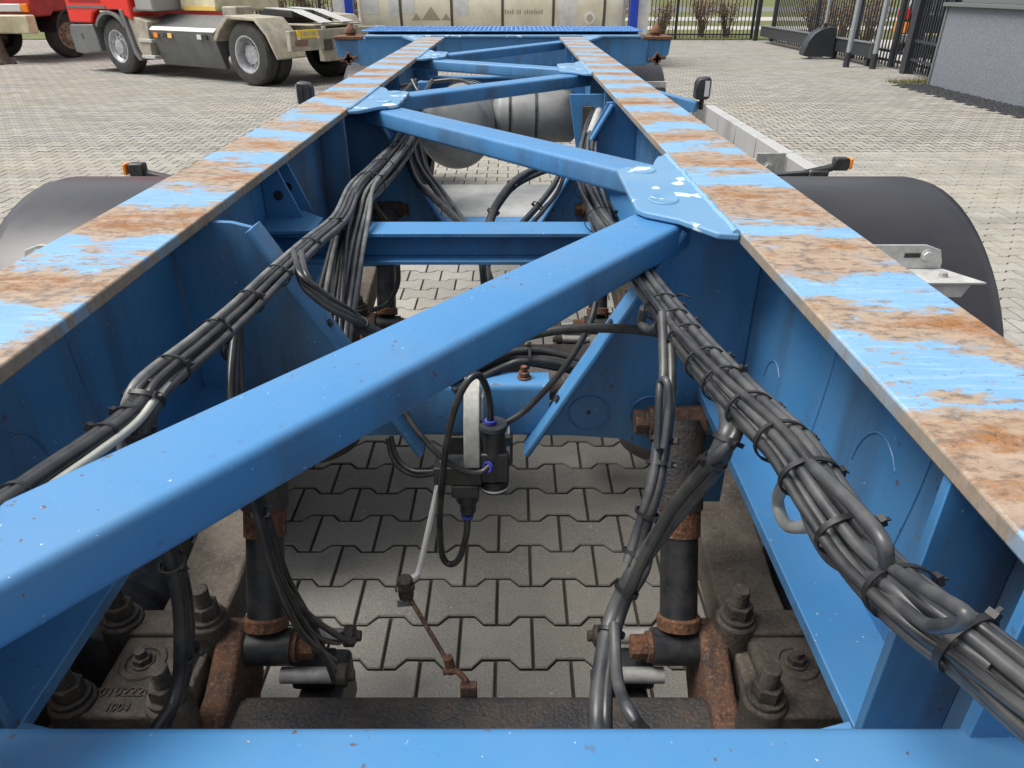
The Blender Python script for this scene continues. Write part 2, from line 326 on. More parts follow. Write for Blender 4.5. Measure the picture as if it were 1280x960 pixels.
for r_ in range(-8, 179):
    y = r_ * PY_ + 0.035
    off = 0.1 * (r_ % 2) + 0.055
    lim = 3.5 + 0.95 * max(y, 0)
    for q in range(int(-lim / PX_), int(lim / PX_) + 1):
        x = q * PX_ + off
        if -22 < x < 8.72 and y < 26.8 and not (x > 6.93 and 8 < y < 14.1): cells.append((x, y))
def vis_area(x, y):
    px, py = PR(x, y, 0)
    if y < 0.7 or not (0 < px < 1280 and 0 < py < 960): return 0
    under = 335 < px < 905 and 300 < py < 872 and not (py < 600 and px < 420) and (py > 640 - 0.47 * px + 120 or py < 560 - 0.47 * px)
    right = px > 990 and py < 430 and (px > 1100 and py > 120 or py < 215) and (px > 1165 or py < 212)
    left = px < 430 and 60 < py < 340 - 0.57 * px
    if not (under or right or left): return 0
    d = y * _c + CAMH * _s
    return (F / d) ** 2 * (CAMH / d)
rank = sorted(cells, key=lambda p: -vis_area(*p)); near = set(p for p in rank[:300] if vis_area(*p) > 0)
proto = None
for i, (x, y) in enumerate(rank[:300]):
    if (x, y) not in near: continue
    if proto is None:
        proto = MB().add(paver_verts(0, 0), PF).build('paver', M['paver'], ground, smooth=0); o = proto
        proto.data.materials.append(M['joint'])
        for pl_ in proto.data.polygons:
            if abs(pl_.normal.z) < .3: pl_.material_index = 1
    else:
        o = proto.copy(); col.objects.link(o); o.parent = ground
    o.location = (x, y, random.uniform(-0.0015, 0.001)); o.rotation_euler = (random.uniform(-.005, .005), random.uniform(-.005, .005), random.uniform(-.004, .004))
mb = MB()
for (x, y) in cells:
    if (x, y) in near: continue
    full = y < 8
    mb.add(paver_verts(x, y, random.uniform(-0.0015, 0.001), full), PF if full else [tuple(range(11, -1, -1))])
me = bpy.data.meshes.new('paver_field'); me.from_pydata(mb.v, [], mb.f); me.update(); me.materials.append(M['paver']); me.materials.append(M['joint'])
nz = np.empty(len(me.polygons) * 3); me.polygons.foreach_get('normal', nz); me.polygons.foreach_set('material_index', (np.abs(nz[2::3]) < .3).astype(np.int32)); me.update()
o = bpy.data.objects.new('paver_field', me); col.objects.link(o); o.parent = ground; o['kind'] = 'stuff'
# gravel strip at the foot of the building
mb = MB(); mb.box(6.93, 7.55, 8.1, 14.02, -0.02, 0.012)
gs = mb.build('gravel_bed', M['gravel']); tag(gs, kind='structure')
mb = MB()
for i in range(2600):
    x, y, r_ = random.uniform(6.95, 7.47), random.uniform(8.2, 14.0), random.uniform(0.012, 0.03)
    a = random.uniform(0, 3)
    ps = [Vector((x + r_ * math.cos(a + t) * random.uniform(.7, 1.2), y + r_ * math.sin(a + t) * random.uniform(.7, 1.2), 0.012)) for t in (0, 1.57, 3.14, 4.71)]
    mb.add(ps + [Vector((x, y, 0.012 + r_ * random.uniform(.7, 1.2)))], [(0, 1, 4), (1, 2, 4), (2, 3, 4), (3, 0, 4)])
tag(mb.build('gravel_stones', M['gravel'], gs, smooth=0), kind='stuff')

# ================================================================== TRAILER
T = thing('container_chassis_trailer', 'blue skeletal container trailer chassis with rust worn rails and black cable looms', 'trailer')
XC = -0.0675
RAILS = {'L': (-0.60, -0.4475), 'R': (0.3075, 0.465)}
ZT, TF, ZB = 1.28, 0.016, 0.98
WEBX = {'L': -0.524, 'R': 0.386}
Y0, Y1 = -0.7, 5.25
rails = {}
for sd_, (xa, xb) in RAILS.items():
    mb = MB(); wx = WEBX[sd_]
    mb.box(wx - 0.004, wx + 0.004, Y0, Y1, ZB - 0.004, ZT - TF - 0.0005)
    mb.box(xa + 0.003, xb - 0.002, Y0, Y1, ZB - 0.016, ZB)
    r_ = rails[sd_] = mb.build('main_rail', M['blue'], T, bevel=0.0015)
    fl = MB().box(xa, xb, Y0 - 0.002, Y1 + 0.002, ZT - TF, ZT).build('top_flange', M['flange'], r_, bevel=0.0025)
    lab(fl, 'flat rail top with flaking light blue paint and brown rust')
    sgn = 1 if sd_ == 'L' else -1
    # vertical web stiffeners standing between the flanges
    for yy in (-0.28, 0.085, 0.318, 0.418, 2.02 if sd_ == 'L' else 2.6, 3.1, 4.1, 4.7):
        inner = xb - 0.003 if sd_ == 'L' else xa + 0.003
        a, b = sorted((wx + sgn * 0.0045, inner)); a2, b2 = sorted((wx - sgn * 0.0045, xa + 0.004 if sd_ == 'L' else xb - 0.004))
        m2 = MB().box(a, b, yy - 0.005, yy + 0.005, ZB + 0.0005, ZT - TF - 0.001)
        m2.build('stiffener_plate', M['blue'], r_, bevel=0.001)
    # curved weld scars on the web
    for yy, zz, rr in ((0.62, 1.09, 0.05), (0.93, 1.04, 0.035), (1.95, 1.13, 0.05)):
        pts = [(wx + sgn * 0.0045, yy + rr * math.cos(t), zz + rr * math.sin(t) * 1.5) for t in np.linspace(0.2, 2.3, 9)]
        MB().tube(pts, 0.0012, 6).build('weld_bead', M['blue'], r_)
    for yy in (0.56, 0.78, 1.45):
        pts = [(wx + sgn * 0.0045, yy + 0.02 * math.sin(z * 9), z) for z in np.linspace(1.03, 1.25, 8)]
        MB().tube(pts, 0.0012, 6).build('weld_bead', M['blue'], r_)
    pts = [((xb if sd_ == 'L' else xa) + sgn * 0.001, y_, ZT - TF - 0.002) for y_ in np.linspace(-0.3, 4.8, 40)]
# side lugs on the near stiffeners
mb = MB(); mb.prism([(.304, .99), (.27, .975), (.248, .945), (.246, .90), (.36, .90), (.36, .9635), (.304, .9635)], 0.41, 0.422); mb.build('lug_plate', M['blue'], T, bevel=0.001)
mb = MB(); mb.prism([(-.444, .99), (-.41, .975), (-.385, .945), (-.385, .90), (-.5, .90), (-.5, .9635), (-.444, .9635)], 0.41, 0.422); mb.build('lug_plate', M['blue'], T, bevel=0.001)
bolt_n = [0]
def hexbolt(p, ax, r, h, m, parent, stud=0.0, name='bolt'):
    p, ax = Vector(p), Vector(ax).normalized(); mb = MB()
    mb.cyl(p, p + ax * h * 0.25, r * 1.35, n=20); mb.cyl(p + ax * h * 0.25, p + ax * h, r * 1.08, n=6)
    if stud:
        n_ = 7
        for i in range(n_):
            a = p + ax * (h + stud * i / n_); b = p + ax * (h + stud * (i + 0.55) / n_); c_ = p + ax * (h + stud * (i + 1) / n_)
            mb.cyl(a, b, r * 0.56, r * 0.68, n=12); mb.cyl(b, c_, r * 0.68, r * 0.56, n=12)
    return mb.build(name, M[m], parent, bevel=0.0008, smooth=30)
# diagonal braces
prof = rrect(0.088, 0.046, 0.0085, 4)
ZBR = 1.2435
for a, b in (((-.515, .094), (.325, 1.205)), ((.325, 1.305), (-.46, 2.305)), ((-.46, 2.36), (.325, 3.175)), ((.325, 3.255), (-.46, 3.80)), ((-.46, 3.86), (.325, 5.08))):
    MB().sweep(prof, (*a, ZBR), (*b, ZBR)).build('diagonal_brace', M['blue'], T, smooth=50)
# gusset plates between rails and braces, each with two pressed slots and a weld along the rail
def gusset(pts, holes, sgn, xw, ya, yb):
    m2 = MB(); m2.prism(pts, 1.2685, 1.278, 'z'); o = m2.build('gusset_plate', M['gusset'], T, bevel=0.0025)
    for hx, hy, ang in holes:
        q = MB(); n = 20
        ring = lambda a_, b_, z: [Vector((hx + a_ * math.cos(t) * math.cos(ang) - b_ * math.sin(t) * math.sin(ang), hy + a_ * math.cos(t) * math.sin(ang) + b_ * math.sin(t) * math.cos(ang), z)) for t in [2 * math.pi * i / n for i in range(n)]]
        A, B, C_ = ring(.024, .030, 1.2785), ring(.021, .027, 1.2802), ring(.018, .024, 1.2788)
        q.add(A + B + C_, [(i, (i + 1) % n, n + (i + 1) % n, n + i) for i in range(n)] + [(n + i, n + (i + 1) % n, 2 * n + (i + 1) % n, 2 * n + i) for i in range(n)] + [tuple(range(2 * n, 3 * n))])
        q.build('plug_weld', M['gusset'], o)
    pts2 = [(xw + random.uniform(-.001, .001), y_, 1.2775 + random.uniform(-.001, .001)) for y_ in np.linspace(ya, yb, 46)]
    MB().tube(pts2, [0.005 + random.uniform(0, .0016) for _ in pts2], 7).build('weld_bead', M['weld'], o)
gR = [(.306, .945), (.306, 1.47), (.285, 1.455), (.270, 1.41), (.262, 1.375), (.207, 1.36), (.190, 1.34), (.186, 1.075), (.196, 1.055), (.238, 1.02), (.258, .985), (.278, .952)]
gusset(gR, [(.236, 1.335, .2), (.236, 1.125, -.2)], 1, .303, .95, 1.46)
mirL = lambda dy, P: [(2 * XC - x - 0.002, y + dy) for x, y in P]
gusset(mirL(1.10, gR), [(2 * XC - .24, 2.43, .2), (2 * XC - .24, 2.23, .2)], -1, -.444, 2.06, 2.56)
gusset([(x, y + 2.04) for x, y in gR], [(.24, 3.37, .2), (.24, 3.17, .2)], 1, .303, 2.99, 3.5)
gusset(mirL(2.68, gR), [(2 * XC - .24, 4.0, .2), (2 * XC - .24, 3.8, .2)], -1, -.444, 3.63, 4.14)
# cross members: near box beam and light channel
MB().sweep(rrect(.125, .12, .01, 3), (WEBX['L'] + .005, .262, 1.062), (WEBX['R'] - .005, .262, 1.062)).build('cross_member', M['blue'], T, smooth=50)
for yy, zt, in ((1.455, 1.135), (4.45, 1.12)):
    mb = MB(); xa, xb = WEBX['L'] + .005, WEBX['R'] - .005
    mb.box(xa, xb, yy - .042, yy + .042, zt - .008, zt); mb.box(xa, xb, yy - .004, yy + .004, zt - .058, zt - .0085); mb.box(xa, xb, yy - .042, yy + .042, zt - .066, zt - .0585)
    mb.build('cross_member', M['blue'], T, bevel=0.001)
# end plates where the channel meets the left rail
for dy in (.06, .13):
    q = MB(); q.prism([(-.519, 1.136), (-.519, 1.262), (-.49, 1.262), (-.44, 1.137)], 1.44 + dy, 1.447 + dy); o = q.build('end_plate', M['blue'], T, bevel=.001)
    MB().cyl((-.487, 1.4395 + dy, 1.19), (-.487, 1.4375 + dy, 1.19), .010, n=14).build('bolt_hole', M['black'], o)
MB().prism([(-.519, 1.40), (-.519, 1.62), (-.40, 1.50), (-.40, 1.41)], 1.1355, 1.1425, 'z').build('end_plate', M['blue'], T, bevel=.001)
# U shaped frames carrying the axle hangers
def u_frame(yc, gap=0.0, tz=.932):
    f = MB()
    Rw = [(.042 + gap, .885), (.2545 + gap * .6, 1.254), (.285, 1.262), (.303, 1.263), (.381, 1.262), (.381, .74), (.30, .74), (.277, .80), (.245, .852), (.19, .878), (.10, .885)]
    for s_ in (1, -1):
        f = MB().prism(Rw if s_ > 0 else [(2 * XC - x, z) for x, z in Rw], yc - .005, yc + .005)
        o = f.build('hanger_plate', M['blue'], T, bevel=.001)
        mx = (lambda x: x) if s_ > 0 else (lambda x: 2 * XC - x)
        q = MB(); q.sweep(rrect(.05, .011, .004, 2), (mx(.024 + gap), yc - .012, .862), (mx(.2512 + gap), yc - .012, 1.2575), up=(-.86 * s_, 0, .5))
        bar = q.build('edge_bar', M['blue'], o)
        for t in (.3, .72):
            px_ = mx(.024 + gap + .19 * t - .007); pz = .862 + .33 * t
            MB().cyl((px_ , yc - .016, pz + .0045), (px_ - .0022 * s_ * .86, yc - .016, pz + .0057), .0065, n=12).build('bolt_hole', M['black'], bar)
        # ring scars on the plate, grease holes
        for xx in (.13, .235):
            ring = [(mx(xx + .034 * math.cos(t)), yc - .006, .93 + .034 * math.sin(t)) for t in np.linspace(0, 6.283, 24)]
            MB().tube(ring, .0022, 6, caps=False).build('weld_ring', M['blue'], o)
        MB().cyl((mx(.13), yc - .0051, .932), (mx(.13), yc - .0065, .932), .004, n=10).build('bolt_hole', M['black'], o)
    q = MB(); q.sweep(rrect(.055, .105, .012, 3), (-.195 - gap, yc + .025, tz), (.062 + gap, yc + .025, tz)); q.build('cross_tube', M['blue'], o)
    if gap == 0:
        q = MB(); q.prism([(-.115, .885), (.0, .885), (.0, .83), (-.01, .815), (-.105, .815), (-.115, .83)], yc - .01, yc + .03); q.build('mount_box', M['black'], o, bevel=.002)
    return o
u_frame(1.06)
u_frame(2.33, .05, .845)
MB().sweep(rrect(.44, .12, .04, 4), (-.46, 2.625, .84), (.34, 2.625, .84)).build('grey_cross_beam', M['tank'], T)
lab(T.children[-1], 'light grey painted broad cross beam between the blue frames')

# --- axle with trailing arms, clamps, shock absorbers, brakes, air springs and wheels
def tyre_prof(R_, w_): return [(-w_ / 2, R_ * .58), (-w_ / 2 - .01, R_ * .8), (-w_ / 2 + .015, R_ * .95), (-w_ / 2 + .05, R_), (w_ / 2 - .05, R_), (w_ / 2 - .015, R_ * .95), (w_ / 2 + .01, R_ * .8), (w_ / 2, R_ * .58)]
def wheel(c_, ax, R_, w_, parent, rim='wheel', dual_dish=False, name='wheel'):
    q = MB(); q.lathe(c_, ax, tyre_prof(R_, w_), 40); o = q.build(name, M['rubber'], parent)
    for k in range(4):                                 # tread ribs stand proud of the grooves
        h = -w_ / 2 + .06 + (w_ - .12) * (k + .5) / 4
        MB().lathe(c_, ax, [(h - .024, R_ - .002), (h - .02, R_ + .008), (h + .02, R_ + .008), (h + .024, R_ - .002)], 40).build('tread_rib', M['rubber'], o)
    d = .16 if dual_dish else .06
    q = MB(); q.lathe(c_, ax, [(w_ / 2 + .004, R_ * .60), (w_ / 2 + .002, R_ * .55), (w_ / 2 - .03, R_ * .53), (w_ / 2 - d, R_ * .48), (w_ / 2 - d, R_ * .30), (w_ / 2 - d + .05, R_ * .26), (w_ / 2 - d + .06, R_ * .0)] if not dual_dish else
             [(w_ / 2 + .004, R_ * .60), (w_ / 2 + .002, R_ * .55), (w_ / 2 - .03, R_ * .53), (w_ / 2 - d, R_ * .47), (w_ / 2 - d, R_ * .34), (w_ / 2 - d + .07, R_ * .30), (w_ / 2 - d + .08, R_ * .0)], 32)
    rm = q.build('rim', M[rim], o)
    axv = Vector(ax).normalized(); e = axv.orthogonal().normalized(); gg = axv.cross(e); cc = Vector(c_)
    for i in range(10):
        t = 2 * math.pi * i / 10; p = cc + axv * (w_ / 2 - d - .002) + (e * math.cos(t) + gg * math.sin(t)) * R_ * .41
        MB().cyl(p, p + axv * .006, R_ * .045, n=10).build('hand_hole', M['black'], rm)
        p = cc + axv * (w_ / 2 - d + .03) + (e * math.cos(t + .3) + gg * math.sin(t + .3)) * R_ * .31
        MB().cyl(p, p + axv * .04, R_ * .03, n=6).build('wheel_nut', M['zinc'], rm)
    return o
def suspension(dy):
    Ya = .735 + dy
    ax_ = MB().sweep(rrect(.13, .125, .02, 3), (-1.05, Ya - .02, .507), (.915, Ya - .02, .507)).build('axle_beam', M['axle'], T)
    for s_ in (1, -1):
        mx = (lambda v: XC + v) if s_ > 0 else (lambda v: XC - v)
        def bx(q, a, b, *r): a, b = sorted((mx(a), mx(b))); q.box(a, b, *r); return q
        q = MB(); q.prism([(Ya - .36, .53), (Ya + .24, .535), (Ya + .62, .60), (Ya + .66, .66), (Ya + .62, .70), (Ya + .24, .618), (Ya - .36, .612)], *sorted((mx(.432), mx(.545))), 'x')
        arm = q.build('trailing_arm', M['dust'], T, bevel=.006)
        cl = bx(MB(), .448, .56, Ya - .03, Ya + .12, .6185, .645).build('clamp_block', M['cast'], T, bevel=.012, seg=3)
        MB().lathe((mx(.51), Ya + .04, .6455), (0, 0, 1), [(0, .036), (.003, .034), (.003, .026), (.0, .024)], 24).build('recess_rim', M['cast'], cl)
        hexbolt((mx(.51), Ya + .04, .645), (0, 0, 1), .013, .014, 'cast', cl, .012)
        for yb in (Ya + .115, Ya - .038):
            q = MB(); bx(q, .425, .585, yb - .026, yb + .026, .6195, .655)
            for xx in (.435, .575): q.cyl((mx(xx), yb, .585), (mx(xx), yb, .664), .033, n=20)
            cb = q.build('clamp_bar', M['cast'], T, bevel=.005)
            for xx in (.435, .575):
                hexbolt((mx(xx), yb, .6645), (0, 0, 1), .0205, .03, 'cast', cb, .032)
                MB().cyl((mx(xx), yb, .50), (mx(xx), yb, .584), .017, n=14).build('clamp_stud', M['black'], cb)
        if s_ < 0 and dy == 0:
            for tx, yy, sz in (('0102220', Ya - .03, .022), ('1004', Ya - .055, .018)):
                tc = bpy.data.curves.new('cast_number', 'FONT'); tc.body = tx; tc.size = sz; tc.extrude = .0012; tc.align_x = 'CENTER'
                to = bpy.data.objects.new('cast_number', tc); col.objects.link(to); bpy.context.view_layer.update()
                me = bpy.data.meshes.new_from_object(to.evaluated_get(bpy.context.evaluated_depsgraph_get())); bpy.data.objects.remove(to)
                me.materials.clear(); me.materials.append(M['cast']); to = bpy.data.objects.new('cast_number', me); col.objects.link(to); to.parent = cb; to.location = (mx(.505), yy, .6562)
        # rusty forged seat hugging the axle
        q = MB(); q.prism([(Ya - .12, .575), (Ya + .02, .595), (Ya + .10, .64), (Ya + .15, .63), (Ya + .15, .50), (Ya + .07, .44), (Ya - .12, .44)], *sorted((mx(.375), mx(.420))), 'x')
        q.build('axle_seat', M['rust'], T, bevel=.01, seg=3)
        # shock absorber
        lo, hi = Vector((mx(.345), Ya + .11, .60)), Vector((mx(.345), Ya + .285, .955)); d = (hi - lo).normalized()
        q = MB(); q.cyl(lo + d * .04, lo + d * .215, .031, n=24); sh = q.build('shock_absorber', M['black'], T)
        MB().lathe(lo + d * .03, d, [(0, .02), (.004, .036), (.022, .036), (.026, .03)], 24).build('end_collar', M['rust2'], sh)
        MB().cyl(lo + d * .19, lo + d * .245, .0345, n=24).build('rust_band', M['rust2'], sh)
        MB().lathe(lo + d * .235, d, [(0, .030), (0, .038), (.13, .038), (.148, .032), (.15, .012)], 24).build('dust_tube', M['axle'], sh)
        xr = sorted((mx(.30), mx(.385)))
        MB().cyl((xr[0], lo.y, lo.z), (xr[1], lo.y, lo.z), .031, n=24).build('lower_eye', M['black'], sh)
        MB().cyl((xr[0], hi.y, hi.z - .02), (xr[1] + .0, hi.y, hi.z - .02), .027, n=24).build('upper_eye', M['rust'], sh)
        hexbolt((mx(.30), lo.y, lo.z), (-s_, 0, 0), .019, .035, 'rust2', sh); hexbolt((mx(.30), hi.y, hi.z - .02), (-s_, 0, 0), .02, .03, 'rust', sh)
        MB().cyl((mx(.385), hi.y, hi.z - .02), (mx(.45), hi.y, hi.z - .02), .022, n=18).build('mount_tube', M['blue'], sh)
        # brake actuator with two guide pins
        br = bx(MB(), .225, .30, Ya + .055, Ya + .185, .40, .515).build('brake_caliper', M['black'], T, bevel=.012, seg=3)
        for yy, zz in ((Ya + .155, .575), (Ya + .085, .56)):
            MB().cyl((mx(.32), yy, zz), (mx(.215), yy, zz), .0135, n=16).build('guide_pin', M['zinc'], br)
            MB().lathe((mx(.218), yy, zz), (-s_, 0, 0), [(-.01, .0135), (-.008, .019), (.008, .019), (.012, .01), (.02, .009), (.02, 0)], 16).build('pin_cap', M['cast'], br)
        bx(MB(), .24, .31, Ya + .09, Ya + .15, .515, .555).build('caliper_web', M['black'], br, bevel=.006)
        q = MB(); q.lathe((mx(.665), Ya + .08, .53), (0, 1, 0), [(0, 0), (0, .07), (.02, .11), (.13, .115), (.14, .125), (.16, .125), (.17, .115), (.30, .105), (.34, .06), (.34, 0)], 28); q.build('brake_chamber', M['black'], T)
        # brake disc, air spring, wheel
        MB().lathe((mx(.70), Ya - .02, .5), (1, 0, 0), [(-.05, .06), (-.05, .21), (.05, .21), (.05, .06)], 32).build('brake_disc', M['rust'], T)
        q = MB(); q.lathe((mx(.50), Ya - .29, .40), (0, 0, 1), [(0, .10), (.02, .125), (.06, .135), (.10, .12), (.13, .118), (.17, .135), (.22, .135), (.25, .12), (.25, .0)], 32); sp = q.build('air_spring', M['rubber'], T)
        MB().lathe((mx(.50), Ya - .29, .651), (0, 0, 1), [(-.0, .125), (.09, .13), (.10, .125), (.10, 0)], 32).build('spring_top', M['dust'], sp)
        wheel((mx(1.09), Ya - .02, .508), (s_, 0, 0), .50, .36, T)
    return ax_
suspension(0); suspension(1.31)
# small height sensor lug on the axle
MB().box(-.085, -.058, .775, .79, .545, .585).build('sensor_lug', M['rust'], T, bevel=.002)

# --- mudguards over the second axle and farther ones, with brackets
def mudguard(x0, x1, yc, zc, Rm, a0=-8, a1=188, name='mudguard'):
    q = MB(); out = 1 if x1 > 0 else -1; n = 36
    edge = x1 if out > 0 else x0; inn = x0 if out > 0 else x1
    secs = [(inn, 0), (edge - out * .05, .0), (edge - out * .018, -.008), (edge, -.03), (edge - out * .006, -.034), (edge - out * .03, -.016), (edge - out * .055, -.007), (inn, -.007)]
    m_ = len(secs); vs = []
    for i in range(n + 1):
        t = R(a0 + (a1 - a0) * i / n)
        vs += [(x, yc - (Rm + dr) * math.cos(t), zc + (Rm + dr) * math.sin(t)) for x, dr in secs]
    q.add(vs, [(i * m_ + j, i * m_ + (j + 1) % m_, (i + 1) * m_ + (j + 1) % m_, (i + 1) * m_ + j) for i in range(n) for j in range(m_)] + [tuple(range(m_)), tuple(n * m_ + j for j in range(m_ - 1, -1, -1))])
    return q.build(name, M['mud'], T, smooth=50)
mudguard(.62, 1.21, 2.06, .515, .572); mudguard(-1.345, -.75, 2.06, .515, .572)
mudguard(.62, 1.21, .72, .515, .572); mudguard(-1.345, -.75, .72, .515, .572)
for s_, x0, x1 in ((1, .62, 1.18), (-1, -1.315, -.75)):
    mudguard(x0, x1, 6.35, .48, .58); wheel((s_ * .9 - .06, 6.35, .5), (s_, 0, 0), .5, .5, T)
    MB().box(min(s_ * .46, s_ * 1.16), max(s_ * .46, s_ * 1.16), 5.86, 5.90, .90, .94).build('mudguard_stay', M['alu'], T, bevel=.002)
# bolted aluminium angle bracket reaching out over the tyre
for s_ in (1, -1):
    mx = (lambda x: x) if s_ > 0 else (lambda x: 2 * XC - x)
    q = MB(); ang = [(.46, 0), (.93, 0), (.965, -.012), (.975, -.04), (.975, -.055), (.46, -.055)]
    q.prism([(mx(x), 1.062 + z) for x, z in ang], 1.565, 1.570)
    br = q.build('angle_bracket', M['alu'], T, bevel=.001)
    MB().prism([(mx(.46), 1.5645), (mx(.98), 1.5645), (mx(1.03), 1.475), (mx(.46), 1.475)], 1.002, 1.0068, 'z').build('shelf', M['alu'], br, bevel=.001)
    MB().prism([(mx(.46), 1.0015), (mx(1.0), 1.0015), (mx(.985), .972), (mx(.46), .972)], 1.478, 1.482).build('lip', M['alu'], br)
    MB().prism([(mx(x), z) for x, z in ((.885, 1.043), (.925, 1.043), (.925, 1.033), (.885, 1.033))], 1.5645, 1.5628).build('slot', M['black'], br)
    hexbolt((mx(.935), 1.5645, 1.038), (0, -1, 0), .0105, .010, 'alu', br); hexbolt((mx(.955), 1.515, 1.007), (0, 0, 1), .008, .009, 'zinc', br)

# --- aluminium side guard on the right, support brackets, marker lamps, work lamps
for zz, nm in ((.915, 'guard_rail'), (.79, 'guard_rail')):
    ys = np.linspace(2.72, 4.42, 6)
    gr = MB().box(1.128, 1.142, 2.725, 4.415, zz - .05, zz + .0).build('guard_rail', M['alu'], T)
    for a, b in zip(ys[:-1], ys[1:]): MB().box(1.105, 1.165, a + .006, b - .006, zz - .049, zz + .055).build('guard_segment', M['alu_rail'], gr, bevel=.003)
    MB().box(1.103, 1.167, 2.70, 2.7195, zz - .052, zz + .058).build('end_cap', M['black'], gr, bevel=.004)
for yy in (2.98, 4.36):
    q = MB(); q.box(.98, 1.099, yy - .006, yy + .006, .72, .985); q.box(.466, 1.0, yy + .007, yy + .05, .90, .955)
    o = q.build('guard_bracket', M['zinc'], T, bevel=.003); hexbolt((1.03, yy - .007, .93), (0, -1, 0), .016, .02, 'zinc', o)
for xx, yy, zz, s_ in ((1.215, 2.74, 1.0, 1), (-1.33, 2.60, 1.01, -1)):
    q = MB(); q.box(xx - .024, xx + .03, yy - .02, yy + .02, zz - .03, zz + .016); q.cyl((xx - s_ * .02, yy, zz - .02), (xx - s_ * .13, yy, zz - .045), .014, n=10)
    o = q.build('marker_lamp', M['black'], T, bevel=.006); MB().box(*sorted((xx + s_ * .0305, xx + s_ * .042)), yy - .021, yy + .021, zz - .024, zz + .014).build('lens', M['amber'], o, bevel=.003)
    MB().bar((xx - s_ * .12, yy, zz - .045), (xx - s_ * .68, yy, zz - .09), .03, .02).build('lamp_arm', M['black'], o)
for xx, s_, yy in ((.95, 1, 3.86), (-.985, -1, 3.65)):
    q = MB(); zz = 1.125
    q.prism([(xx - s_ * .04, zz - .05), (xx + s_ * .022, zz - .05), (xx + s_ * .03, zz - .04), (xx + s_ * .03, zz + .048), (xx + s_ * .02, zz + .054), (xx - s_ * .028, zz + .048), (xx - s_ * .04, zz + .025)], yy - .035, yy + .035)
    o = q.build('work_lamp', M['black'], T, bevel=.008)
    MB().box(*sorted((xx + s_ * .0305, xx + s_ * .034)), yy - .026, yy + .026, zz - .036, zz + .042).build('lens', M['lens'], o)
    MB().box(*sorted((xx + s_ * .0, xx + s_ * .022)), yy - .0385, yy - .0355, zz - .034, zz + .038).build('lens', M['lens'] if s_ > 0 else M['black'], o)
    MB().bar((xx - s_ * .02, yy, zz - .09), (s_ * .47 - (.13 if s_ < 0 else 0), yy + .32, 1.13), .05, .05).build('lamp_arm', M['blue'], o, bevel=.004)
    MB().cyl((xx, yy, zz - .10), (xx, yy, zz - .051), .012, n=12).build('swivel', M['black'], o)

# --- compressed air tanks with straps and a small valve block
def tank(a, b, r_, straps):
    a, b = Vector(a), Vector(b); L = (b - a).length; d = (b - a).normalized()
    dome = lambda s0, sg: [(s0 + sg * r_ * .42 * math.sin(t), r_ * math.cos(t)) for t in np.linspace(0, math.pi / 2, 8)]
    p = list(reversed(dome(0, -1))) + dome(L, 1)
    o = MB().lathe(a, d, p, 40).build('air_tank', M['airtank'], T, smooth=40)
    for t in straps: MB().lathe(a + d * L * t, d, [(-.005, r_), (-.005, r_ + .004), (.005, r_ + .004), (.005, r_)], 40).build('strap', M['black'], o)
    MB().cyl(a - d * (r_ * .42 - .004), a - d * (r_ * .42 + .012), .022, n=16).build('port_plug', M['airtank'], o)
    return o
tank((-.225, 2.93, 1.075), (-.195, 3.36, 1.075), .143, (.75, .9))
tank((-.045, 3.17, 1.095), (.235, 3.17, 1.095), .103, (.12, .5))
for bx_ in ((-.41, -.36, 2.83, 2.88, 1.09, 1.22), (-.37, -.33, 3.02, 3.07, 1.12, 1.245)): MB().box(*bx_).build('valve_block', M['blue'], T, bevel=.003)
q = MB(); q.prism([(.21, 1.22), (.36, 1.22), (.36, 1.05), (.30, .93), (.25, .98), (.23, 1.1)], 2.86, 2.87); q.build('tank_bracket', M['blue'], T, bevel=.002)
MB().box(.26, .30, 2.83, 2.858, 1.02, 1.18).build('tank_bracket', M['axle'], T)

# --- bolster with twist locks and tread plate at the far end
yb = 5.42
bz = MB(); bz.box(-1.05, .915, yb - .045, yb + .20, 1.095, 1.268); bol = bz.build('bolster', M['blue'], T, bevel=.006)
MB().box(-1.0, .865, yb - .062, yb + .215, 1.2685, 1.282).build('bolster_cap', M['gusset'], bol, bevel=.003)
for i in range(13):
    x0 = -1.03 + i * .1475
    MB().box(x0, x0 + .1465, yb + .03, yb + .62, 1.300, 1.308).build('tread_plate', M['chequer'], bol, bevel=.002)
q = MB()
for i in range(60):
    for j in range(7):
        x, y = -1.02 + i * .032, yb + .06 + j * .075; s_ = 1 if (i + j) % 2 else -1
        q.bar((x - .009, y - s_ * .012, 1.3095), (x + .009, y + s_ * .012, 1.3095), .007, .004)
tag(q.build('tread_ribs', M['chequer'], bol), kind='stuff')
MB().box(-1.02, .885, yb + .21, yb + .60, 1.20, 1.2995).build('deck_box', M['blue'], bol, bevel=.004)
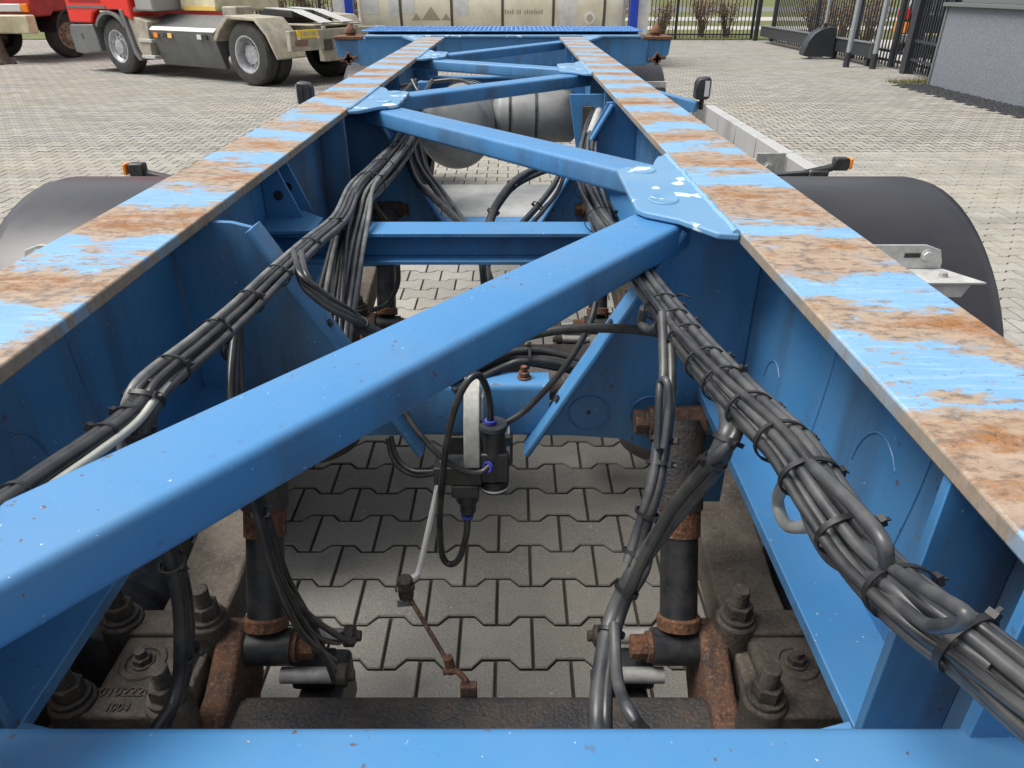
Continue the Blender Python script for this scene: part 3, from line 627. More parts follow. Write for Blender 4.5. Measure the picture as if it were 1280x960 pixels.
for s_ in (1, -1):
    xx = XC + s_ * 1.045
    q = MB(); q.box(xx - .10, xx + .10, yb - .05, yb + .18, 1.255, 1.275); e = q.build('corner_plate', M['rust2'], bol, bevel=.003)
    MB().prism([(xx - s_ * .09, 1.254), (xx + s_ * .095, 1.254), (xx + s_ * .085, 1.16), (xx + s_ * .02, 1.12), (xx - s_ * .09, 1.10)], yb - .03, yb + .16).build('corner_pocket', M['blue'], bol, bevel=.004)
    MB().lathe((xx, yb + .06, 1.276), (0, 0, 1), [(0, .03), (.01, .03), (.018, .04), (.03, .038), (.06, .02), (.07, 0)], 12).build('twist_lock', M['rust2'], bol)
    q = MB(); q.cyl((xx + s_ * .0, yb - .05, 1.14), (xx, yb - .09, 1.14), .03, n=12); q.bar((xx - .06, yb - .08, 1.13), (xx + .06, yb - .08, 1.15), .02, .022); q.bar((xx, yb - .08, 1.10), (xx, yb - .08, 1.18), .02, .025, up=(1, 0, 0))
    q.build('lock_handle', M['rust'], bol, bevel=.004)
# flared rail heads joining the bolster
for sd_, (xa, xb) in RAILS.items():
    s_ = 1 if sd_ == 'R' else -1
    edge = xb if s_ > 0 else xa
    MB().prism([(edge, 4.95), (edge + s_ * .12, 5.352), (edge - s_ * .12, 5.352), (edge - s_ * .12, 5.253), (edge, 5.253)] if 0 else [(edge + s_ * .001, 4.9), (edge + s_ * .14, 5.35), (edge + s_ * .001, 5.35)], 1.268, 1.2795, 'z').build('rail_head', M['gusset'], rails[sd_])

# ---------------------------------------------------------------- cables
def cable(P, r_, m='cable', k=7, n=8, name='cable'):
    return MB().tube(smooth_path(P, k), r_, n).build(name, M[m], T, smooth=60)
def tie(c_, d, rad, flat=1.0, head=0.0, r_=.0021, m='tie', wide=.0045):
    c_, d = Vector(c_), Vector(d).normalized(); e = d.cross(Vector((0, 0, 1))).normalized(); gg = d.cross(e) * -1
    q = MB(); n = 22; vs = []
    for i in range(n):
        t = 2 * math.pi * i / n; rr = rad * (1 + .03 * math.sin(3 * t + c_.x * 50)); o = e * math.cos(t) + gg * math.sin(t) * flat
        for a, b in ((-wide / 2, 0), (wide / 2, 0), (wide / 2, .0018), (-wide / 2, .0018)): vs.append(c_ + o * (rr + b) + d * a)
    q.add(vs, [(i * 4 + j, ((i + 1) % n) * 4 + j, ((i + 1) % n) * 4 + (j + 1) % 4, i * 4 + (j + 1) % 4) for i in range(n) for j in range(4)])
    h = c_ + (e * math.cos(head) + gg * math.sin(head) * flat) * (rad + .0035); tz = (e * -math.sin(head) + gg * math.cos(head)); nn = (e * math.cos(head) + gg * math.sin(head))
    q.bar(h - tz * .0035, h + tz * .0035, wide * 1.35, .0042, up=nn); q.bar(h + nn * .001, h + nn * .0055 + tz * .002, .0026, .0012, up=tz)
    return q.build('cable_tie', M[m], T, smooth=30)
def bundle(path, strands, spread, ties=(), twist=1.6, seed=1, mats=('cable',), k=8, tie_pad=.004, flat=.8, headang=2.0):
    """path: world points; strands: radii; cables packed round the path, wandering slowly; ties: fractions along the path"""
    rnd = random.Random(seed); P = smooth_path(path, k); m = len(P)
    tan = [(P[min(i + 1, m - 1)] - P[max(i - 1, 0)]).normalized() for i in range(m)]
    N = len(strands)
    for j, rr in enumerate(strands):
        rad = spread * math.sqrt((j + .35) / N); a0 = j * 2.39996; ph, am = rnd.uniform(0, 6), rnd.uniform(.08, .3); tw = twist * rnd.uniform(.6, 1.3)
        pts = []
        for i in range(m):
            t = i / (m - 1); e = tan[i].cross(Vector((0, 0, 1))).normalized(); gg = e.cross(tan[i])
            a = a0 + tw * t + am * math.sin(5 * t + ph); q = rad * (1 + .12 * math.sin(9 * t + ph))
            pts.append(P[i] + e * math.cos(a) * q + gg * math.sin(a) * q * flat)
        MB().tube(pts, rr, 8).build('cable', M[mats[j % len(mats)]], T, smooth=60)
    for t in ties:
        i = min(int(t * (m - 1)), m - 2); tie(P[i], tan[i], spread + max(strands) * .42 + tie_pad * .1, flat, rnd.uniform(headang - .5, headang + .5))
    return P
GC = ('cable_grey', 'cable', 'cable_grey')
# right hand loom
pr_ = [AY(762, 128, 3.3), AY(742, 165, 2.6), AX(734, 215, .185), AX(748, 268, .178), AX(797, 340, .183), AX(838, 398, .19), AX(878, 448, .20), AX(925, 500, .208), AX(985, 560, .216), AX(1035, 632, .224), AX(1085, 700, .232), AX(1150, 762, .238), AX(1215, 812, .252), AX(1300, 885, .262), AX(1400, 965, .268)]
bundle(pr_, [.0040, .0044, .0038, .0046, .0042, .0040, .0044, .0038, .0048, .0044, .0040, .0046, .0042, .0040, .0044, .0040, .0042], .0195, (.34, .37, .40, .44, .48, .52, .565, .61, .68, .76, .85), 0.9, 3, GC, headang=2.6)
bundle(pr_[:5], [.005] * 9, .03, (.2, .45, .62, .8, .93), 2.2, 5, GC)
cable([p + Vector((.004, -.01, .004)) for p in pr_[4:9]], .0028, 'cable_bare')
# loops bulging from the loom
cable([AX(985, 598, .24), AX(972, 625, .262), AX(982, 655, .262), AX(1008, 658, .25), AX(1030, 640, .235)], .0062, 'tank')
cable([AX(985, 562, .216), AX(1002, 600, .214), AX(1010, 645, .215), AX(1034, 692, .222), AX(1072, 716, .224), AX(1115, 735, .226), AX(1170, 785, .238), AX(1240, 835, .252)], .0052, 'cable_grey')
cable([AX(990, 560, .218), AX(1026, 592, .216), AX(1070, 634, .218), AX(1102, 674, .220), AX(1108, 700, .224), AX(1110, 725, .232), AX(1150, 762, .238)], .0048, 'cable_grey')
cable([AX(1040, 660, .226), AX(1092, 724, .226), AX(1150, 776, .222), AX(1186, 782, .216), AX(1207, 772, .214), AX(1198, 760, .214), AX(1160, 738, .220), AX(1110, 706, .228), AX(1060, 660, .228)], .0040, 'cable_grey')
cable([AX(925, 470, .235), AX(930, 480, .232), AX(950, 515, .225), AX(985, 555, .222)], .0062, 'cable_grey')
cable([AX(805, 385, .17), AX(802, 405, .17), AX(815, 412, .175), AX(832, 400, .18)], .0062, 'cable_grey')
cable([AX(840, 375, .205), AX(850, 368, .21), AX(862, 372, .215)], .0013, 'tie')
# branch dropping to the right brake
bp = [AX(872, 445, .200), AX(900, 485, .203), AX(914, 520, .199), AX(910, 550, .19), AX(880, 595, .175), AX(835, 652, .155), AX(795, 715, .13), AX(768, 775, .108), AX(755, 840, .092), AY(751, 900, .45), AY(756, 950, .43), AY(770, 1000, .41)]
bundle(bp, [.0088, .0064, .0054], .0088, (.28, .34, .58, .66), .5, 8, ('cable_grey', 'cable'), headang=2.2)
cable([AX(768, 780, .104), AX(772, 850, .10), AX(790, 895, .10), AY(815, 925, .45), AY(840, 980, .42)], .006, 'cable_grey')
cable([AX(800, 640, .15), AX(812, 700, .16), AX(790, 745, .14), AX(775, 755, .13)], .004, 'cable')
# second branch hanging in front of the plate
dp = [AX(832, 395, .178), AX(834, 450, .172), AX(833, 500, .166), AX(828, 550, .158), AX(818, 610, .148), AX(800, 670, .135), AX(788, 705, .125)]
bundle(dp, [.0072, .0058, .005, .005], .0085, (.50, .60, .76, .93), .4, 9, GC, headang=2.6)
cable([AX(822, 560, .15), AX(824, 500, .15), AX(826, 478, .152), AX(834, 478, .156), AX(836, 510, .158), AX(830, 560, .154)], .0042, 'cable_grey')
# hoses crossing the middle
cable([AY(600, 440, .96), AY(660, 420, .97), AY(715, 411, .975), AY(780, 411, .975), AY(822, 416, .97), AY(845, 425, .98)], .0075)
cable([AY(745, 378, 1.02), AY(735, 410, 1.0), AY(705, 460, .985), AY(660, 510, .98), AY(630, 530, .978)], .0052)
bundle([AZ(560, 478, .985), AZ(625, 448, 1.0), AZ(660, 446, 1.0), AZ(700, 452, .99), AZ(760, 468, .97)], [.006, .007, .0055, .006, .005, .006], .022, (.5,), 1.0, 12)
MB().cyl((.02, 1.29, .86), (.42, 1.29, .86), .035, n=20).build('cross_pipe', M['axle'], T)
hexbolt(AZ(655, 472, .985), (0, 0, 1), .009, .012, 'rust2', T, .01)
# left hand loom
plft = [AX(522, 148, -.32), AX(503, 183, -.335), AX(478, 215, -.335), AX(452, 243, -.335), AX(425, 275, -.335), AX(390, 305, -.333), AX(345, 345, -.33), AX(300, 388, -.34), AX(250, 432, -.345), AX(195, 478, -.35), AX(160, 518, -.352), AX(110, 555, -.352), AX(55, 592, -.352), AX(-20, 645, -.352), AX(-120, 710, -.352)]
hang = [AX(442, 275, -.33), AX(432, 315, -.325), AX(424, 360, -.32), AX(416, 410, -.318), AX(410, 470, -.315)]
bundle(plft[:4] + hang, [.0044, .005, .0046] * 8, .036, (.09, .17, .25, .34), .6, 21, ('cable_pale', 'cable_grey', 'cable_pale', 'cable'), tie_pad=.006)
bundle([p + Vector((-.012, 0, .012)) for p in plft[:4]] + plft[4:10] + [AX(178, 505, -.352), AX(172, 550, -.362), AX(185, 630, -.365)], [.0056, .005, .0052, .0046, .005, .0056, .0046, .005, .0046, .005], .0160, (.12, .22, .36, .43, .50, .57, .64, .72, .82, .90, .97), .7, 22, ('cable_pale', 'cable_grey', 'cable', 'cable_grey'), headang=2.4)
bundle(plft[9:], [.0068, .0068, .006], .007, (.05, .2, .34, .7), .6, 23, ('cable',), headang=.6)
cable([p + Vector((.012, -.012, -.002)) for p in plft[7:14]], .0042, 'cable_bare')
# branch sweeping to the centre valves
br_ = [AX(372, 318, -.325), AX(378, 345, -.30), AX(402, 372, -.275), AX(440, 398, -.24), AX(480, 420, -.21), AX(520, 438, -.165), AX(570, 455, -.13)]
bundle(br_, [.0058, .0055, .005, .005], .0095, (.55, .76), 1.5, 33, ('cable_grey', 'cable'))
cable([AX(430, 385, -.25), AX(450, 410, -.235), AX(470, 440, -.22), AX(500, 490, -.20)], .0052, 'cable_grey')
# drops running behind the long brace to the left brake
for a, b in ((0, .0062), (7, .005), (-6, .0048)):
    cable([AX(300 + a * .3, 385, -.345), AX(296 + a * .5, 420, -.35), AX(294 + a, 480, -.345), AX(300 + a, 560, -.335), AX(326 + a, 640, -.315), AX(350 + a * 1.2, 720, -.30), AX(385 + a * 1.5, 790, -.29), AX(418, 838 + a * 2, -.285)], b)
tie(AX(326, 642, -.315), (.1, .2, -1), .0095); tie(AX(404, 808, -.29), (.3, .1, -1), .008)
cable([AX(357, 735, -.297), AX(385, 768, -.285), AX(415, 790, -.278), AX(432, 800, -.27), AX(442, 800, -.265)], .0048)
cable([AX(366, 760, -.295), AX(395, 795, -.285), AX(425, 803, -.28), AX(428, 790, -.28)], .0042)
for a, b in ((0, .0075), (10, .0068)):
    cable([AX(172 + a * .6, 498, -.35), AX(168 + a * .7, 530, -.36), AX(176 + a, 590, -.365), AX(203 + a, 670, -.36), AX(222 + a, 740, -.352), AX(226 + a, 800, -.352), AX(222 + a * .5, 860, -.352), AX(200 - a, 920, -.355), AX(170 - a * 2, 980, -.36)], b)
tie(AX(216, 704, -.355), (.1, .2, -1), .0125); tie(AX(234, 815, -.352), (0, .2, -1), .0125)
cable([AX(300, 462, -.42), AX(296, 440, -.42), AX(285, 430, -.41), AX(279, 440, -.41), AX(283, 448, -.41)], .004, 'tie')
# hoses looping over the grey beam in the distance
for k_, (P, r_) in enumerate((([AY(505, 185, 2.4), AY(520, 225, 2.15), AY(545, 250, 2.0), AY(585, 290, 1.7), AY(612, 350, 1.5), AY(620, 400, 1.4)], .010),
               ([AY(515, 160, 2.6), AY(520, 200, 2.35), AY(545, 238, 2.1), AY(575, 275, 1.85)], .009), ([AY(522, 160, 2.6), AY(530, 205, 2.35), AY(556, 243, 2.05), AY(590, 290, 1.7)], .007),
               ([AY(606, 350, 1.62), AY(608, 300, 1.7), AY(618, 262, 1.85), AY(640, 230, 2.0), AY(665, 214, 2.15), AY(690, 206, 2.25)], .0115), ([AY(612, 275, 1.85), AY(640, 236, 2.0), AY(672, 218, 2.15), AY(692, 212, 2.2)], .007),
               ([AY(700, 215, 2.1), AY(692, 232, 2.0), AY(672, 258, 1.85), AY(650, 282, 1.7)], .008), ([AY(705, 220, 2.1), AY(697, 240, 2.0), AY(680, 262, 1.85), AY(660, 285, 1.7)], .006),
               ([AX(462, 240, -.33), AX(470, 258, -.32), AX(482, 275, -.31)], .005), ([AY(603, 330, 1.5), AY(606, 360, 1.42), AY(611, 392, 1.35)], .008), ([AY(497, 330, 1.6), AY(497, 355, 1.62), AY(485, 378, 1.62), AY(465, 388, 1.58)], .006))):
    cable(P, r_)
for p, d in ((AY(616, 265, 1.85), (.4, .6, .7)), (AY(640, 231, 2.0), (.6, .6, .5)), (AY(672, 257, 1.86), (-.5, -.5, -.6))): tie(p, d, .014)
# thin pneumatic lines by the tanks
for P in ([AY(500, 108, 3.0), AY(540, 102, 3.05), AY(575, 100, 3.0), AY(600, 112, 2.85)], [AY(490, 130, 2.7), AY(508, 112, 2.9), AY(520, 100, 3.0)], [AY(515, 100, 2.9), AY(527, 118, 2.85), AY(540, 100, 3.0)], [AY(748, 126, 3.0), AY(735, 150, 2.7), AY(728, 175, 2.4), AY(722, 190, 2.3)]): cable(P, .007)
MB().cyl(AY(752, 130, 3.0), AY(738, 170, 2.5), .016, n=12).build('conduit', M['alu'], T)

# ---------------------------------------------------------------- levelling valve on its bracket, linkage to the axle
VY = .965
V = lambda px, py, dy=0.0: AY(px, py, VY + dy)
q = MB()
prof_y = [(1.035, 1.005), (1.02, 1.02), (.985, 1.005), (.96, .965), (.945, .915), (.942, .895), (.95, .895), (.955, .92), (.972, .965), (.995, .998), (1.02, 1.008), (1.035, .995)]
q.prism(prof_y, -.078, -.052, 'x'); vb = q.build('valve_bracket', M['zinc'], T, bevel=.002); lab(vb, 'light grey curved steel bracket')
MB().prism([(1.03, 1.0), (.99, 1.0), (.965, .95), (.955, .87), (.985, .87), (1.03, .9)], -.0515, -.047, 'x').build('bracket_web', M['zinc'], vb)
lv = MB(); lv.cyl(V(617, 532), V(617, 596), .021, n=20); lv.box(-.052, -.006, VY - .02, VY + .02, V(0, 595).z, V(0, 560).z)
lv = lv.build('levelling_valve', M['black'], T, bevel=.003)
MB().lathe(V(616, 529), (0, 0, -1), [(0, .0), (0, .022), (.006, .024), (.012, .018)], 20).build('valve_cap', M['anthracite'], lv)
MB().cyl(V(600, 543), V(632, 543), .009, n=14).build('port', M['black'], lv); MB().cyl(V(596, 566), V(633, 566), .014, n=16).build('port', M['black'], lv)
for py in (540, 565):
    MB().cyl(V(631, py, -.002), V(637, py, -.002), .0095, n=6).build('hex_plug', M['zinc'], lv)
MB().lathe(V(618, 596), (0, 0, -1), [(0, .021), (.008, .024), (.02, .024), (.022, .02), (.022, 0)], 24).build('exhaust_cap', M['black'], lv)
MB().lathe(V(618, 604), (0, 0, -1), [(0, .0242), (0, .0252), (.0028, .0252), (.0028, .0242)], 24).build('white_ring', M['white'], lv)
for px, py, dy_, ax_v in ((613, 528, 0, (0, 0, 1)), (611, 583, -.022, (-.6, -.7, .2))): r_ = .0095; MB().lathe(V(px, py, dy_), ax_v, [(0, .006), (0, r_), (.005, r_), (.005, .006)], 16).build('collar', M['bluecollar'], lv)
q = MB(); q.box(-.128, -.05, VY - .02, VY + .022, V(0, 598).z, V(0, 577).z); q.cyl(V(545, 590), V(556, 590), .017, n=14); q.box(-.10, -.055, VY - .024, VY + .02, V(0, 612).z, V(0, 598).z)
q.lathe(V(584, 612), (0, 0, -1), [(0, .02), (.02, .02), (.024, .014), (.045, .014), (.048, .0)], 16); sv = q.build('sensor_body', M['black'], T, bevel=.002)
MB().lathe(V(584, 642), (0, 0, -1), [(0, .006), (0, .011), (.006, .011), (.006, .006)], 16).build('collar', M['bluecollar'], sv)
cable([V(584, 645, -.004), V(583, 668, -.012), V(574, 698, -.014), V(561, 705, -.01), V(552, 690, -.008), V(550, 640, -.012), V(556, 570, -.03), V(567, 515, -.035), V(582, 480, -.03), V(597, 469, -.02), V(607, 482, -.01), V(612, 505, 0), V(613, 528, 0)], .0058)
cable([V(612, 582, -.022), V(602, 590, -.028), V(585, 590, -.03), V(560, 578, -.028), V(535, 555, -.02), V(515, 530, 0), V(500, 505, .02)], .0052)
cable([V(543, 592, .01), V(520, 594, .02), V(500, 585, .03), V(490, 570, .04), V(485, 548, .05)], .0048); cable([V(543, 589, .012), V(518, 589, .02), V(503, 580, .03), V(494, 566, .04), V(489, 545, .05)], .004)
lk = MB().tube(smooth_path([V(560, 546, .0), V(547, 610, 0), AY(535, 665, .955), AY(524, 712, .94), AY(520, 720, .93), AY(512, 723, .925)], 5), .0052, 8).build('lever_rod', M['white'], T)
lab(lk, 'white bent lever rod')
J = AY(507, 735, .915); q = MB(); q.cyl(J + Vector((0, 0, .022)), J + Vector((0, 0, -.02)), .0135, n=14); q.cyl(J + Vector((-.012, -.008, .006)), J + Vector((.016, 0, .006)), .008, n=12)
rj = q.build('rubber_joint', M['axle'], T, bevel=.003); MB().cyl(J + Vector((-.0135, -.009, .006)), J + Vector((-.016, -.010, .006)), .005, n=10).build('stud', M['rust2'], rj)
for k_ in range(3): MB().bar(J + Vector((-.016, -.006, -.024 - .006 * k_)), J + Vector((.012, 0, -.028 - .005 * k_)), .005, .003).build('clamp_tail', M['zinc'], rj)
K = AZ(560, 828, .605); E_ = AZ(585, 858, .575)
MB().tube([J + Vector((.004, 0, -.02)), K], .0042, 8).build('link_rod', M['rust'], T)
q = MB(); q.cyl(K + Vector((0, 0, .012)), K + Vector((.006, -.004, -.018)), .008, n=10); q.tube(smooth_path([K + Vector((-.008, -.01, -.012)), K + Vector((.012, -.008, -.010)), E_ + Vector((-.002, 0, .012)), E_ + Vector((0, 0, -.02))], 4), .0052, 8)
q.lathe(E_ + Vector((0, 0, -.004)), (0, 0, 1), [(0, .009), (.008, .009), (.01, .006)], 10); q.build('link_end', M['rust'], T)

# ================================================================== BACKGROUND THINGS
# --- grey tractor unit with red cab: local x forward, y towards the driver's side
hd = Vector((-.847, .531)).normalized(); rz = math.atan2(hd.y, hd.x)
lf = Vector((-hd.y, hd.x)); base = Vector((-4.643, 14.0)) - lf * 1.12
A = thing('tractor_unit', 'grey and beige road tractor unit with red cab and bare fifth wheel', 'truck', (base.x, base.y, 0), rz)
def part(name, m, parent, f, bevel=.01, smooth=35): q = MB(); f(q); return q.build(name, M[m], parent, bevel=bevel, smooth=smooth)
for s_ in (1, -1):
    part('chassis_rail', 'beige', A, lambda q: q.box(-1.15, 4.2, s_ * .40 - .04, s_ * .40 + .04, .70, .96))
    wheel((0, s_ * 1.06, .515), (0, s_, 0), .515, .28, A, dual_dish=True); wheel((0, s_ * .74, .515), (0, s_, 0), .515, .28, A, dual_dish=True)
    wheel((3.86, s_ * 1.03, .51), (0, s_, 0), .51, .31, A)
    # rear wing: angular dusty shell
    outr = [(-.83, .48), (-.62, .86), (-.36, 1.10), (.36, 1.13), (.62, .95), (.78, .78), (.80, .72), (.74, .70), (.58, .88), (.33, 1.07), (-.34, 1.05), (-.58, .83), (-.79, .46)]
    def wing(q): q.prism(outr, s_ * .58, s_ * 1.24, 'y')
    part('rear_wing', 'beige', A, wing, bevel=.012)
    part('rear_lamp', 'red_lens', A, lambda q: q.box(-1.16, -1.13, s_ * .98 - .16, s_ * .98 + .16, .66, .78))
sk = part('side_skirt', 'truck_grey', A, lambda q: q.prism([(1.02, .22), (1.05, .26), (1.20, .80), (1.20, .84), (.95, .88), (.95, .22)], .83, 2.66, 'x'))
sk['label'] = 'flat dark grey side skirt panel'
part('skirt_edge', 'white', A, lambda q: q.prism([(1.205, .835), (1.215, .85), (1.14, .905), (1.12, .90)], .80, 2.68, 'x'), .002)
part('skirt_deck', 'truck_grey', A, lambda q: q.prism([(1.11, .895), (.62, 1.10), (.60, 1.07), (1.10, .87)], .70, 2.9, 'x'), .004)
for xx, m in ((2.50, 'amber'), (2.22, 'ink'), (2.08, 'yellow'), (1.22, 'lens'), (1.06, 'ink')):
    part('reflector', m, sk, lambda q: q.box(xx - .06, xx + .06, 1.205, 1.222, .72, .80), 0)
part('deck_plate', 'beige', A, lambda q: q.box(-1.1, 2.9, -.58, .58, .965, .99), .004)
fw = part('fifth_wheel', 'black', A, lambda q: (q.prism([(-.42, 1.15), (-.38, 1.20), (.30, 1.22), (.42, 1.17), (.40, 1.10), (-.40, 1.08)], -.42, .42, 'y'), q.box(-.2, .3, -.45, .45, .99, 1.09)))
for s_ in (1, -1): part('ramp', 'alu', fw, lambda q: (q.prism([(-.36, 1.205), (.30, 1.232), (.30, 1.222), (-.40, 1.190), (-1.08, 1.00), (-1.10, 1.02)], s_ * .12, s_ * .40, 'y')), .003)
rb = part('rear_beam', 'beige', A, lambda q: (q.box(-1.16, -1.06, -1.22, 1.22, .60, .92), q.box(-1.14, -1.0, -.45, .45, .40, .60)))
part('tow_coupling', 'axle', rb, lambda q: q.cyl((-1.165, 0, .72), (-1.24, 0, .72), .11, n=18), .004)
part('air_coupling', 'axle', rb, lambda q: q.cyl((-1.165, -.28, .8), (-1.2, -.28, .8), .05, n=14), .004); part('socket_box', 'axle', rb, lambda q: q.box(-1.19, -1.165, .28, .46, .58, .76), .004)
pl = part('number_plate', 'plate', rb, lambda q: q.box(-1.186, -1.17, .60, 1.08, .80, .925), .002)
for i in range(6): part('plate_stroke', 'decal', pl, lambda q: q.box(-1.1885, -1.1862, .655 + i * .062, .655 + i * .062 + (.035 if i % 3 else .05), .828, .895), 0)
for yy in (.62, 1.06): part('plate_lamp', 'white', pl, lambda q: q.box(-1.20, -1.187, yy - .03, yy + .03, .785, .815), 0)
cab = part('cab', 'truck_red', A, lambda q: (q.prism([(3.12, .99), (3.12, 3.4), (5.0, 3.4), (5.28, 1.9), (5.30, .92), (4.52, .92), (4.40, 1.10), (4.20, 1.17), (3.5, 1.17), (3.32, 1.06)], -1.24, 1.24, 'y')), .03)
part('trim_band', 'truck_grey', cab, lambda q: q.box(3.9, 5.24, 1.2405, 1.252, 1.19, 1.235), 0)
part('door_handle', 'alu', cab, lambda q: q.box(3.78, 4.1, 1.241, 1.262, 1.12, 1.15), .005)
for i in range(15): part('letter_foot', 'red_ink', cab, lambda q: q.box(5.12 - i * .075 - .04, 5.12 - i * .075, 1.2405, 1.2445, 1.285, 1.40), 0)
bmp = part('bumper', 'truck_grey', A, lambda q: q.prism([(5.34, .36), (5.36, .80), (5.30, .88), (4.50, .90), (4.42, .62), (4.38, .40), (5.1, .33)], -1.25, 1.25, 'y'), .02)
part('bumper_slot', 'ink', bmp, lambda q: q.prism([(4.90, .62), (4.93, .72), (4.97, .72), (4.94, .62)], 1.2505, 1.254, 'y'), 0)
part('wheel_arch', 'truck_grey', A, lambda q: q.prism([(3.86 + .62 * math.cos(R(t)), .53 + .62 * math.sin(R(t))) for t in range(35, 150, 10)] + [(3.86 + .56 * math.cos(R(t)), .53 + .56 * math.sin(R(t))) for t in range(145, 30, -10)], .7, 1.265, 'y'), .004)
part('entry_fender', 'truck_grey', A, lambda q: q.prism([(3.36, 1.18), (3.46, 1.18), (3.26, .40), (3.14, .28), (3.06, .30), (3.18, .5)], .75, 1.262, 'y'), .01)
part('step_panel', 'beige', A, lambda q: q.prism([(2.72, .98), (3.33, 1.10), (3.18, .52), (3.04, .32), (2.8, .32)], .70, 1.20, 'y'), .01)
for zz in (.33, .62): part('step', 'alu', A, lambda q: q.box(2.66, 3.08, .95, 1.23, zz, zz + .06), .006)
part('exhaust_box', 'zinc', A, lambda q: (q.box(2.5, 3.05, .35, 1.16, 1.16, 2.1), q.cyl((3.0, 1.05, 1.20), (3.28, 1.2, 1.16), .05, n=10)), .03)
cb = part('equipment_box', 'cream', A, lambda q: q.box(1.35, 2.42, -.9, .62, 1.16, 1.9), .04)
part('box_stripe', 'yellow', cb, lambda q: q.box(1.38, 2.30, .6205, .632, 1.17, 1.24), 0)
part('box_lug', 'beige', A, lambda q: q.box(.85, 1.25, .2, .6, .995, 1.25), .03)

# --- second, older red lorry seen from its front corner
h2 = Vector((-.15, -.99)).normalized(); B = thing('old_lorry', 'older dull red lorry with muddy rims and cream bumper box', 'truck', (-12.04, 20.05, 0), math.atan2(h2.y, h2.x))
wheel((0, .95, .50), (math.sin(.38), math.cos(.38), 0), .50, .30, B, rim='wheel_dirty'); wheel((0, -.95, .5), (-math.sin(.38), -math.cos(.38), 0), .50, .30, B, rim='wheel_dirty')
wheel((-3.9, 1.1, .5), (0, 1, 0), .5, .3, B, rim='wheel_dirty'); wheel((-3.9, -1.1, .5), (0, -1, 0), .5, .3, B, rim='wheel_dirty')
c2 = part('cab', 'dark_red', B, lambda q: q.prism([(-1.4, 1.02), (-1.4, 3.0), (.9, 3.0), (1.15, 1.9), (1.18, .95), (.62, .95), (.5, 1.04)], -1.15, 1.15, 'y'), .04)
part('front_bumper', 'axle', B, lambda q: q.box(1.0, 1.32, -1.2, 1.0, .60, .93), .03)
part('bumper_box', 'cream', B, lambda q: q.box(1.34, 1.62, .10, 1.30, .62, 1.0), .03)
part('headlamp', 'lens', c2, lambda q: q.box(1.17, 1.24, -.95, -.35, 1.02, 1.22), .02); part('headlamp', 'lens', c2, lambda q: q.box(1.17, 1.24, .2, .9, 1.05, 1.22), .02)
part('indicator', 'amber', c2, lambda q: q.box(1.17, 1.245, .92, 1.08, 1.05, 1.22), .01)
part('wing', 'mud', B, lambda q: q.prism([(.60 * math.cos(R(t)), .5 + .60 * math.sin(R(t))) for t in range(10, 171, 10)] + [(.55 * math.cos(R(t)), .5 + .55 * math.sin(R(t))) for t in range(170, 9, -10)], .7, 1.16, 'y'), .004)
part('chassis', 'axle', B, lambda q: q.box(-5, 1.0, -.45, .45, .62, .95), .01)
part('load_body', 'dark_red', B, lambda q: q.box(-5.6, -1.5, -1.2, 1.2, 1.1, 2.6), .03)

# --- weathered post with a spread foot
q = MB(); pz = AZ(4, 80, 0)
q.lathe((pz.x, pz.y, 0), (0, 0, 1), [(0, .25), (.03, .24), (.10, .19), (.25, .14), (.6, .11), (1.2, .10), (2.2, .09), (2.2, 0)], 11)
for i in range(5): a = i * 1.26; q.bar((pz.x, pz.y, .05), (pz.x + .30 * math.cos(a), pz.y + .30 * math.sin(a), .02), .09, .07)
tag(q.build('timber_post', M['wood'], None, bevel=.01), 'weathered grey brown post with a spread foot beside the old red lorry', 'post')

# --- tank container behind the trailer
Cn = thing('tank_container', 'ivory tank container in a blue corner frame with dark straps and placards', 'tank container', (-.45, 18.5, 0))
X0, X1, RC, ZC = -3.03, 3.03, 1.17, 1.24
q = MB(); q.lathe((X0 + .12, 0, ZC), (1, 0, 0), [(-.0, 0), (0, .9), (.10, RC - .03), (.2, RC), (5.62, RC), (5.72, RC - .03), (5.82, .9), (5.82, 0)], 64); sh = q.build('tank_shell', M['tank_ivory'], Cn)
for i in range(5):
    xx = -1.95 + i * 1.09
    MB().lathe((xx, 0, ZC), (1, 0, 0), [(-.028, RC), (-.028, RC + .012), (.028, RC + .012), (.028, RC)], 64).build('strap', M['band'], sh)
def on_tank(x0, x1, z0, z1, name, m, off=.006):       # patch curved with the shell on the side facing the yard
    q = MB(); n = 6; vs = []
    for i in range(n + 1):
        z = z0 + (z1 - z0) * i / n; y = -math.sqrt((RC + off) ** 2 - (z - ZC) ** 2)
        vs += [(x0, y, z), (x1, y, z)]
    q.add(vs, [(2 * i, 2 * i + 1, 2 * i + 3, 2 * i + 2) for i in range(n)]); return q.build(name, M[m], sh)
for x0, x1, z0, z1 in ((-2.72, -2.42, 1.05, 1.62), (-2.20, -1.98, 1.0, 1.6), (-1.90, -1.65, 1.05, 1.5), (-.80, -.50, 1.0, 1.62), (1.42, 1.82, .70, 1.65)): on_tank(x0, x1, z0, z1, 'placard', 'tank_white')
for cx_, hw in ((-1.30, .20), (-1.62, .10), (-.98, .10)):
    for i in range(14):
        zz = .93 + hw * 1.3 * i / 14; ww = hw * (1 - i / 14) * (1 + .10 * math.sin(i * 2.1)); on_tank(cx_ - ww, cx_ + ww * .92, zz, zz + hw * 1.3 / 14, 'faded_emblem', 'decal')
for i in range(16):
    if i not in (4, 7): on_tank(.28 + i * .052, .28 + i * .052 + .03, 1.05, 1.05 + (.07 if i % 3 else .09), 'stencil_stroke', 'decal')
